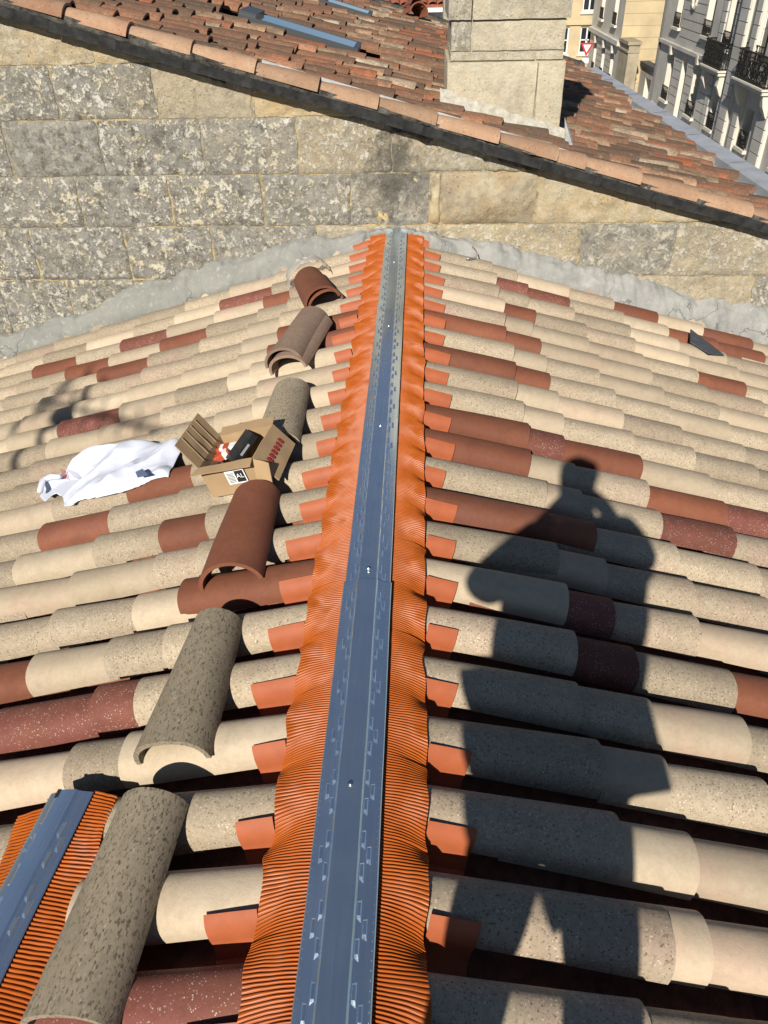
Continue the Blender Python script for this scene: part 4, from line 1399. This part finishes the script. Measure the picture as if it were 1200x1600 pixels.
build('pleated_skirt', pleated_skirt(1, 0.0, LS + 0.01, lambda y: lerp(0.185, 0.118, min(1, y / 0.78)) + 0.012 * nz(y * 8, 3), -0.022, -0.045, False, 0.0088, 0.0030, 14, 0.055, MS, 0.022), M_PLEAT, sp, True, None, fix=False)
build('pleated_skirt', pleated_skirt(-1, 0.0, LS - 0.03, lambda y: 0.15 + 0.01 * nz(y * 6, 5), -0.019, -0.055, False, 0.0088, 0.0030, 14, 0.055, MS, 0.018), M_PLEAT, sp, True, None, fix=False)

# ------------------------------------------------------------------ cardboard box
M_CARD = simple('brown_cardboard', (0.36, 0.245, 0.135), 0.9, var=0.10, scale=9, bump=0.15)
M_CARDIN = simple('inner_cardboard', (0.33, 0.225, 0.125), 0.9, var=0.10, scale=9, bump=0.15)
bx = empty('cardboard_box', on_west(-0.52, 2.33))
tag(bx, 'open torn cardboard box of fixings between the loose ridge tiles', 'box')
# plan corners of the mouth (h above the crowns), floor straight below along the slope normal
HB = 0.13


def bp(x, y, h):
    return on_west(x, y) + NW * h


FL, FR, BR, BL = (-0.600, 2.245), (-0.395, 2.22), (-0.357, 2.43), (-0.566, 2.455)


def panel(pts, mat, name, parent=bx, t=0.004, dirv=None):
    P = [Vector(p) for p in pts]
    n_ = (P[1] - P[0]).cross(P[2] - P[0]).normalized()
    m2 = MB()
    nU, nV = 8, 8
    rows_ = []
    for a in range(nU + 1):
        u_ = a / nU
        rr = []
        for k in range(nV + 1):
            v_ = k / nV
            p = P[0].lerp(P[1], u_).lerp(P[3].lerp(P[2], u_), v_)
            p = p + n_ * 0.006 * (nz(p.x * 14, p.y * 14, p.z * 14)) * math.sin(math.pi * u_) 
            rr.append(p)
        rows_.append(rr)
    low = [[p - n_ * t for p in r] for r in rows_]
    m2.grid(rows_); m2.grid([list(reversed(r)) for r in low])
    m2.grid([rows_[0], low[0]]); m2.grid([rows_[-1], low[-1]])
    m2.grid([[r[0] for r in rows_], [r[0] for r in low]]); m2.grid([[r[-1] for r in rows_], [r[-1] for r in low]])
    return build(name, m2, mat, parent, True, 0.6)


f0, f1, f2, f3 = bp(*FL, 0.002), bp(*FR, 0.002), bp(*BR, 0.002), bp(*BL, 0.002)
g0, g1, g2, g3 = [p + NW * HB for p in (f0, f1, f2, f3)]
panel([f0, f1, g1, g0], M_CARD, 'front_panel')
panel([f1, f2, g2, g1], M_CARD, 'side_panel')
panel([f3, f2, g2, g3], M_CARD, 'back_panel')
panel([f0, f3, g3, g0], M_CARD, 'side_panel')
panel([f0 + NW * .003, f1 + NW * .003, f2 + NW * .003, f3 + NW * .003], M_CARDIN, 'bottom_panel')
upW = Vector((-0.62, 0.10, 0.78)).normalized()
lf = panel([g0, g3, g3 + upW * 0.115 + Vector((0, 0.0, 0)), g0 + upW * 0.115], M_CARDIN, 'flap')
for q in (0.22, 0.42, 0.60, 0.78):                         # fluted crease ribs on the raised flap
    m2 = MB(); pa = g0.lerp(g3, q); pb = pa + upW * 0.113
    off = (g3 - g0).normalized().cross(upW) * -0.003
    nflap = (g3 - g0).cross(upW).normalized()
    m2.tube([pa + nflap * 0.004, pb + nflap * 0.004], 0.0016, 5)
    build('crease', m2, M_CARD, lf)
fd = Vector((0.0, -0.75, -0.10)).normalized()
panel([g0 + fd * 0.0, g1 * 1.0, g1 + fd * 0.045, g0 + fd * 0.045 + Vector((-.02, 0, 0))], M_CARD, 'flap')
rdv = Vector((0.62, -0.10, -0.62)).normalized()
panel([g1, g2, g2 + rdv * 0.11, g1 + rdv * 0.12], M_CARD, 'flap')
panel([g1 + Vector((.003, -.002, .0)), g1 + Vector((0.06, -0.02, -0.005)), g1 + Vector((0.07, -0.04, -0.085)), g1 + Vector((0.012, -0.03, -0.06))], M_CARD, 'torn_flap')
bdv = Vector((0.0, 0.9, 0.12)).normalized()
panel([g3, g2, g2 + bdv * 0.05, g3 + bdv * 0.05], M_CARDIN, 'flap')
# printed label on the front
e1 = (g1 - g0).normalized(); e3 = NW; en = e1.cross(e3).normalized()
lo = g0.lerp(g1, 0.42) - e3 * 0.085 + en * 0.009
M_LBL = simple('white_label', (0.78, 0.78, 0.76), 0.7); M_INK = simple('black_ink', (0.02, 0.02, 0.02), 0.7)


def sticker(o_, w, h, mat, name, parent, lift=0.0):
    m2 = MB(); p = o_ + en * lift
    m2.add([p, p + e1 * w, p + e1 * w + e3 * h, p + e3 * h], [(0, 1, 2, 3)])
    return build(name, m2, mat, parent, fix=False)


stk = sticker(lo, 0.075, 0.075, M_LBL, 'label', bx)
sticker(lo + e1 * 0.037 + e3 * 0.006, 0.034, 0.048, M_INK, 'black_square', stk, 0.001)
for k in range(7):
    sticker(lo + e1 * 0.006 + e3 * (0.008 + 0.006 * k), 0.026, 0.0028, M_INK, 'text_line', stk, 0.001)


def letters(txt, o_, size, mat, parent, ex, ez, lift):
    cu = bpy.data.curves.new('lettering', 'FONT'); cu.body = txt; cu.size = size; cu.extrude = 0.0002
    tmp = bpy.data.objects.new('lettering', cu); COL.objects.link(tmp)
    dg = bpy.context.evaluated_depsgraph_get(); dg.update()
    me = bpy.data.meshes.new_from_object(tmp.evaluated_get(dg))
    bpy.data.objects.remove(tmp)
    me.materials.clear(); me.materials.append(mat)
    en_ = ex.cross(ez).normalized()
    p = o_ + en_ * lift
    M = Matrix(((ex.x, ez.x, en_.x, p.x), (ex.y, ez.y, en_.y, p.y), (ex.z, ez.z, en_.z, p.z), (0, 0, 0, 1)))
    return place('lettering', me, parent, M)


letters('AL', lo + e1 * 0.040 + e3 * 0.024, 0.026, M_LBL, stk, e1, e3, 0.0025)
# red print on the right flap
r0, r1 = g1 + rdv * 0.02, g2 + rdv * 0.02
exr = (r1 - r0).normalized(); ezr = -rdv; enr = exr.cross(ezr).normalized()
M_RINK = simple('dark_red_ink', (0.30, 0.03, 0.03), 0.8)
letters('CALES', r0 + exr * 0.04 - ezr * 0.06, 0.042, M_RINK, bx, exr, ezr, 0.012) if False else None
for k in range(6):
    m2 = MB(); p = r0 + exr * (0.035 + 0.024 * k) + rdv * 0.045 + enr * 0.010
    m2.add([p, p + exr * 0.015, p + exr * 0.015 - rdv * 0.024, p - rdv * 0.024], [(0, 1, 2, 3)])
    build('red_print', m2, M_RINK, bx, fix=False)
# what is inside
cA = bp(-0.52, 2.36, 0.06)
M_ORANGE = simple('orange_carton', (0.42, 0.075, 0.03), 0.6); M_WHC = simple('white_carton', (0.75, 0.74, 0.72), 0.6); M_BLK = simple('black_plastic', (0.02, 0.02, 0.022), 0.35)
frm = Matrix(((e1.x, -en.x, NW.x), (e1.y, -en.y, NW.y), (e1.z, -en.z, NW.z)))


def item(name, dx, dy, dz, s, yaw, tilt, mat, label, cat):
    R = frm @ Matrix.Rotation(yaw, 3, 'Z') @ Matrix.Rotation(tilt, 3, 'Y')
    o = tag(empty(name, cA + frm @ Vector((dx, dy, dz))), label, cat)
    m2 = MB(); m2.box(o.location, s, R)
    pt = build('body', m2, mat, o)
    bpy_m = pt.modifiers.new('bevel', 'BEVEL'); bpy_m.width = 0.002; bpy_m.segments = 2
    return o, R


o, R = item('screw_carton', -0.030, 0.045, 0.035, (0.10, 0.035, 0.028), 0.12, 0.08, M_WHC, 'white and orange carton at the back inside the box', 'carton')
for sx in (-0.036, 0.0):
    m2 = MB(); m2.box(o.location + R @ Vector((sx, 0, 0)), (0.022, 0.0362, 0.0292), R); build('orange_band', m2, M_ORANGE, o)
o, R = item('fixing_carton', -0.045, 0.005, 0.03, (0.075, 0.030, 0.025), 0.35, -0.15, M_ORANGE, 'orange carton lying across the white one in the box', 'carton')
m2 = MB(); m2.box(o.location + R @ Vector((0.02, 0, 0)), (0.02, 0.0312, 0.0262), R); build('white_band', m2, M_WHC, o)
o, R = item('steel_bracket', -0.055, -0.035, 0.03, (0.07, 0.022, 0.004), -0.35, 0.1, M_SPANGLE, 'bent steel bracket near the front of the box', 'bracket')
m2 = MB(); m2.box(o.location + R @ Vector((-0.035, 0, 0.012)), (0.004, 0.022, 0.026), R); build('bent_end', m2, M_SPANGLE, o)
m2 = MB(); m2.box(o.location + R @ Vector((0.02, 0, 0.0025)), (0.01, 0.01, 0.003), R); build('hole', m2, M_DARKIN, o)
o, R = item('black_case', 0.045, 0.015, 0.045, (0.13, 0.06, 0.03), 0.75, -0.45, M_BLK, 'black plastic tool case leaning on the side of the box', 'tool case')
for sx in (-0.03, 0.025):
    m2 = MB(); m2.box(o.location + R @ Vector((sx, 0, 0.0152)), (0.03, 0.045, 0.004), R); build('recess', m2, M_DARKIN, o)
m2 = MB(); m2.box(o.location + R @ Vector((0, -0.031, 0)), (0.05, 0.006, 0.008), R); build('latch', m2, simple('grey_latch', (0.3, 0.3, 0.3), 0.5), o)

# ------------------------------------------------------------------ white garment
OUT = [(60, 770), (68, 748), (86, 742), (100, 742), (104, 726), (118, 712), (140, 703), (150, 696), (165, 692), (185, 690), (200, 692), (226, 686), (262, 684), (289, 685), (276, 708), (262, 738), (240, 742), (216, 753), (190, 762), (150, 771), (120, 776), (112, 783), (98, 785), (97, 772), (84, 764), (68, 778)]


def west_plan(px, py, h=CROWN + 0.02):
    """plan position of an outline point, measured off the photo onto the slope"""
    d = AX * (px - 600) + AY * (py - 800) + AZ * 1200
    n_ = NW
    o_ = Vector((0, 0, DECK0)) + NW * h
    t = (o_ - CAM_POS).dot(n_) / d.dot(n_)
    p = CAM_POS + d * t
    return (p.x, p.y)


poly = [west_plan(*p) for p in OUT]


def inside_dist(x, y):
    ins = False
    dmin = 9
    n_ = len(poly)
    for i in range(n_):
        (x1, y1), (x2, y2) = poly[i], poly[(i + 1) % n_]
        if (y1 > y) != (y2 > y) and x < (x2 - x1) * (y - y1) / (y2 - y1) + x1: ins = not ins
        L2 = (x2 - x1) ** 2 + (y2 - y1) ** 2
        t = max(0, min(1, ((x - x1) * (x2 - x1) + (y - y1) * (y2 - y1)) / L2))
        d = math.hypot(x - x1 - t * (x2 - x1), y - y1 - t * (y2 - y1))
        dmin = min(dmin, d)
    return dmin if ins else -dmin


x0 = min(p[0] for p in poly) - .02; x1 = max(p[0] for p in poly) + .02; y0 = min(p[1] for p in poly) - .02; y1 = max(p[1] for p in poly) + .02
GS = 0.007
nx, ny = int((x1 - x0) / GS) + 1, int((y1 - y0) / GS) + 1
idx = {}
mb = MB()
Ddist = {}
for a in range(nx):
    for k in range(ny):
        x, y = x0 + a * GS, y0 + k * GS
        d = inside_dist(x, y)
        Ddist[a, k] = d
        if d > -GS * 0.75:
            # snap rim points onto the outline so the hem is clean
            if d < 0:
                e = 1e-3
                gx = (inside_dist(x + e, y) - inside_dist(x - e, y)); gy = (inside_dist(x, y + e) - inside_dist(x, y - e))
                gl = math.hypot(gx, gy) or 1
                xs, ys = x - d * gx / gl, y - d * gy / gl
            else:
                xs, ys = x, y
            dd = max(d, 0)
            phi = (ys - ROW0) / PITCH
            bed = -0.030 * (0.5 - 0.5 * math.cos(2 * math.pi * phi)) * (1 - min(1, dd / .06) * .8)
            fold = 0.030 * (1 - math.exp(-dd / 0.03))
            w1 = abs(nz(xs * 4 + 3 + 1.2 * nz(xs * 3, ys * 3), ys * 5 - xs * 4, 1.0))
            w2 = abs(nz(xs * 13 + ys * 6, ys * 17 - xs * 9, 5.0))
            w3 = nz(xs * 3.2 + 9, ys * 4.5, 2.0)
            fold += (0.085 * (0.28 - w1) + 0.009 * (0.25 - w2) + 0.045 * w3) * (1 - math.exp(-dd / 0.02))
            idx[a, k] = len(mb.v)
            mb.v.append(tuple(on_west(xs, ys) + NW * (0.006 + bed + max(fold, -0.004 - bed))))
for a in range(nx - 1):
    for k in range(ny - 1):
        q = [(a, k), (a + 1, k), (a + 1, k + 1), (a, k + 1)]
        if all(p in idx for p in q):
            mb.f.append(tuple(idx[p] for p in q)); mb.m.append(0)
M_CLOTH = simple('white_cotton', (0.58, 0.61, 0.70), 0.95, var=0.03, scale=20, bump=0.15, bscale=300)
shirt = build('white_shirt', mb, M_CLOTH, None, True, None)
tag(shirt, 'crumpled white sweatshirt lying on the tiles beside the box', 'shirt')
sm = shirt.modifiers.new('thick', 'SOLIDIFY'); sm.thickness = 0.004
ss = shirt.modifiers.new('soft', 'SUBSURF'); ss.levels = 1; ss.render_levels = 1
WM[shirt] = Matrix.Identity(4)


def on_shirt(px, py, h):
    x, y = west_plan(px, py, CROWN + 0.03)
    return on_west(x, y) + NW * h


M_NAVY = simple('navy_print', (0.10, 0.13, 0.22), 0.9)
mb = MB()
mb.add([on_shirt(218, 742, 0.048), on_shirt(229, 737, 0.048), on_shirt(238, 746, 0.044), on_shirt(221, 750, 0.044)], [(0, 1, 2, 3)])
build('navy_patch', mb, M_NAVY, shirt, fix=False)
mb = MB()
mb.tube([on_shirt(*p, 0.034) for p in ((66, 768), (70, 752), (84, 745), (98, 745))], [0.012, 0.014, 0.014, 0.010], 8)
build('collar', mb, M_CLOTH, shirt, True, None)
mb = MB()
for k in range(5):
    mb.tube([on_shirt(103 + k * 2.4, 739 + k * 1.0, 0.055), on_shirt(106 + k * 2.4, 752 + k * 1.0, 0.052)], 0.0013, 4)
build('red_print', mb, simple('pink_print', (0.55, 0.12, 0.15), 0.9), shirt)
# slate shard and a wire hook on the east slope
def on_east(x, y, h=CROWN):
    return Vector((x, y, DECK0 - x * math.tan(TH) + h / ct))


NE = Vector((st, 0, ct))
mb = MB()
pts = [on_east(1.735, 4.28, CROWN + .012), on_east(1.83, 4.20, CROWN + .003), on_east(1.935, 4.24, CROWN + .003), on_east(1.90, 4.30, CROWN + .01), on_east(1.765, 4.40, CROWN + .045)]
mb.extrude(pts, NE, 0.007)
tag(build('slate_shard', mb, simple('blue_grey_slate', (0.055, 0.062, 0.072), 0.55, var=0.3, scale=30, bump=0.3)), 'broken dark slate fragment lying on the right-hand tiles', 'slate')
mb = MB()
mb.tube([on_east(0.42 + 0.075 * math.sin(k * .35), 4.62 + 0.10 * (1 - math.cos(k * .35)), CROWN + 0.012 + 0.004 * k) for k in range(8)], 0.004, 6)
tag(build('wire_hook', mb, M_SPANGLE, None, True, None), 'small curved wire hook on the tiles by the wall', 'hook')

# ================================================================== PHOTOGRAPHER (behind the camera; the shadow on the tiles is theirs)
person = tag(empty('person', (0.1, -0.34, -0.05)), 'person in jacket and trousers standing astride the ridge holding a phone', 'person')


def skin_mesh(name, verts, edges, mat, parent, sub=2, root=0):
    me = bpy.data.meshes.new(name)
    me.from_pydata([v[:3] for v in verts], edges, [])
    me.materials.append(mat)
    o = place(name, me, parent)
    md = o.modifiers.new('skin', 'SKIN')
    for i, v in enumerate(verts):
        r = v[3]
        me.skin_vertices[0].data[i].radius = r if isinstance(r, tuple) else (r, r)
        me.skin_vertices[0].data[i].use_root = (i == root)
    md.use_smooth_shade = True
    s_ = o.modifiers.new('sub', 'SUBSURF'); s_.levels = sub; s_.render_levels = sub
    return o


M_SKIN = simple('skin', (0.48, 0.28, 0.20), 0.55)
V = [(0.10, -0.36, 0.86, 0.13), (0.09, -0.36, 1.10, 0.125), (0.08, -0.35, 1.34, 0.135), (0.065, -0.335, 1.52, 0.052), (0.055, -0.31, 1.615, 0.070), (0.05, -0.295, 1.70, 0.082), (0.05, -0.305, 1.77, 0.068),
     (-0.10, -0.35, 1.43, 0.06), (-0.165, -0.25, 1.23, 0.048), (0.035, -0.075, 1.36, 0.030), (0.07, -0.045, 1.40, 0.03),
     (0.26, -0.35, 1.43, 0.06), (0.315, -0.25, 1.25, 0.048), (0.245, -0.075, 1.36, 0.030), (0.21, -0.045, 1.40, 0.03),
     (0.01, -0.36, 0.80, 0.09), (-0.005, -0.32, 0.44, 0.062), (-0.03, -0.36, 0.08, 0.042), (-0.04, -0.24, 0.035, 0.036),
     (0.20, -0.36, 0.80, 0.09), (0.255, -0.32, 0.40, 0.062), (0.28, -0.36, 0.02, 0.042), (0.30, -0.24, -0.045, 0.036)]
Ed = [(0, 1), (1, 2), (2, 3), (3, 4), (4, 5), (5, 6), (2, 7), (7, 8), (8, 9), (9, 10), (2, 11), (11, 12), (12, 13), (13, 14), (0, 15), (15, 16), (16, 17), (17, 18), (0, 19), (19, 20), (20, 21), (21, 22)]
for hand, sx in ((10, 1), (14, -1)):                       # five fingers each, closing round the phone's edges
    hx, hy, hz = V[hand][:3]
    for k in range(5):
        base = len(V)
        dz = (-0.03, -0.012, 0.005, 0.022, 0.036)[k]
        ln = (0.9, 1.0, 1.05, 0.95, 0.7)[k]
        V += [(hx + sx * 0.010, hy + 0.012 * (1 if k < 4 else -1), hz + dz, 0.010), (hx + sx * 0.022 * ln, hy + 0.018 * (1 if k < 4 else -1.4), hz + dz * 1.25 + 0.004, 0.0085), (hx + sx * 0.036 * ln, hy + 0.012 * (0.4 if k < 4 else -1.6), hz + dz * 1.3 + 0.006, 0.0075)]
        Ed += [(hand, base), (base, base + 1), (base + 1, base + 2)]
skin_mesh('body', V, Ed, M_SKIN, person)
JK = [(0.10, -0.37, 0.84, 0.20), (0.095, -0.39, 0.97, 0.23), (0.08, -0.39, 1.14, 0.235), (0.08, -0.37, 1.34, 0.18), (0.07, -0.335, 1.49, 0.075),
      (-0.105, -0.35, 1.42, 0.085), (-0.17, -0.25, 1.23, 0.07), (0.015, -0.095, 1.345, 0.045), (0.245, -0.35, 1.45, 0.10), (0.32, -0.25, 1.27, 0.075), (0.262, -0.095, 1.345, 0.045)]
skin_mesh('jacket', JK, [(0, 1), (1, 2), (2, 3), (3, 4), (3, 5), (5, 6), (6, 7), (3, 8), (8, 9), (9, 10)], simple('dark_jacket', (0.05, 0.06, 0.08), 0.9), person, root=2)
TR = [(0.11, -0.36, 0.87, 0.12), (0.02, -0.36, 0.76, 0.085), (-0.005, -0.325, 0.44, 0.065), (-0.03, -0.36, 0.09, 0.06), (0.215, -0.36, 0.76, 0.085), (0.268, -0.325, 0.40, 0.075), (0.28, -0.36, 0.02, 0.065)]
skin_mesh('trousers', TR, [(0, 1), (1, 2), (2, 3), (0, 4), (4, 5), (5, 6)], simple('blue_work_trousers', (0.05, 0.07, 0.12), 0.9), person)
for nm, pts in (('shoe', [(-0.03, -0.40, 0.035, 0.045), (-0.035, -0.33, 0.035, 0.045), (-0.04, -0.24, 0.03, 0.038)]), ('shoe', [(0.28, -0.40, -0.04, 0.045), (0.285, -0.33, -0.04, 0.045), (0.30, -0.24, -0.05, 0.038)])):
    skin_mesh(nm, pts, [(0, 1), (1, 2)], M_BLK, person)
skin_mesh('hair', [(0.05, -0.345, 1.67, 0.065), (0.05, -0.335, 1.73, 0.080), (0.05, -0.30, 1.785, 0.072)], [(0, 1), (1, 2)], simple('brown_hair', (0.04, 0.025, 0.015), 0.7), person)
mb = MB()
for sx in (-0.03, 0.03):
    mb.tube([(0.05 + sx, -0.222, 1.695), (0.05 + sx, -0.214, 1.695)], [0.012, 0.006], 8)
build('eyes', mb, M_WHC, person)
mb = MB(); mb.tube([(0.05, -0.22, 1.685), (0.05, -0.20, 1.655), (0.05, -0.22, 1.645)], [0.006, 0.014, 0.010], 8)
build('nose', mb, M_SKIN, person)
# phone just behind the lens
back = -AZ
Rp = Matrix(((AX.x, AY.x, AZ.x), (AX.y, AY.y, AZ.y), (AX.z, AY.z, AZ.z)))
ph = tag(empty('phone', CAM_POS + back * 0.03), 'dark smartphone held in both hands', 'phone')
mb = MB(); mb.box(CAM_POS + back * 0.03 + AY * 0.045, (0.074, 0.15, 0.008), Rp)
pbody = build('body', mb, M_BLK, ph)
bv = pbody.modifiers.new('bevel', 'BEVEL'); bv.width = 0.006; bv.segments = 3; bv.limit_method = 'ANGLE'
mb = MB(); mb.box(CAM_POS + back * 0.0347 + AY * 0.045, (0.068, 0.142, 0.001), Rp)
build('screen', mb, M_PANE, ph)

# television aerial on a mast behind, to the west (its shadow falls on the west slope)
an = tag(empty('television_aerial', (-2.96, -1.42, -1.0)), 'television aerial on a mast standing on the left slope', 'aerial')
mb = MB(); mb.tube([(-2.96, -1.42, -1.05), (-2.96, -1.42, 3.12)], 0.02, 8)
build('mast', mb, M_ZINC, an, True, None)
bo, be = Vector((-3.18, -1.27, 2.86)), Vector((-2.22, -1.80, 2.96))
mb = MB(); mb.tube([bo, be], 0.014, 6)
build('boom', mb, M_ZINC, an, True, None)
bd = (be - bo).normalized(); bs = bd.cross(Vector((0, 0, 1))).normalized()
for k in range(9):
    p = bo + bd * (0.08 + 0.105 * k)
    hl = 0.13 - 0.006 * k
    mb = MB(); mb.tube([p - Vector((0, 0, 1)) * hl, p + Vector((0, 0, 1)) * hl], 0.007, 5)
    build('element', mb, M_ZINC, an)
for k in range(6):
    p = bo + Vector((0, 0, -0.16 + 0.065 * k))
    mb = MB(); mb.tube([p - bs * 0.2, p + bs * 0.2], 0.009, 5)
    build('reflector_bar', mb, M_ZINC, an)
mb = MB(); mb.bb(-3.02, -2.90, -1.48, -1.36, 2.78, 2.92)
build('amplifier_box', mb, M_BLK, an)
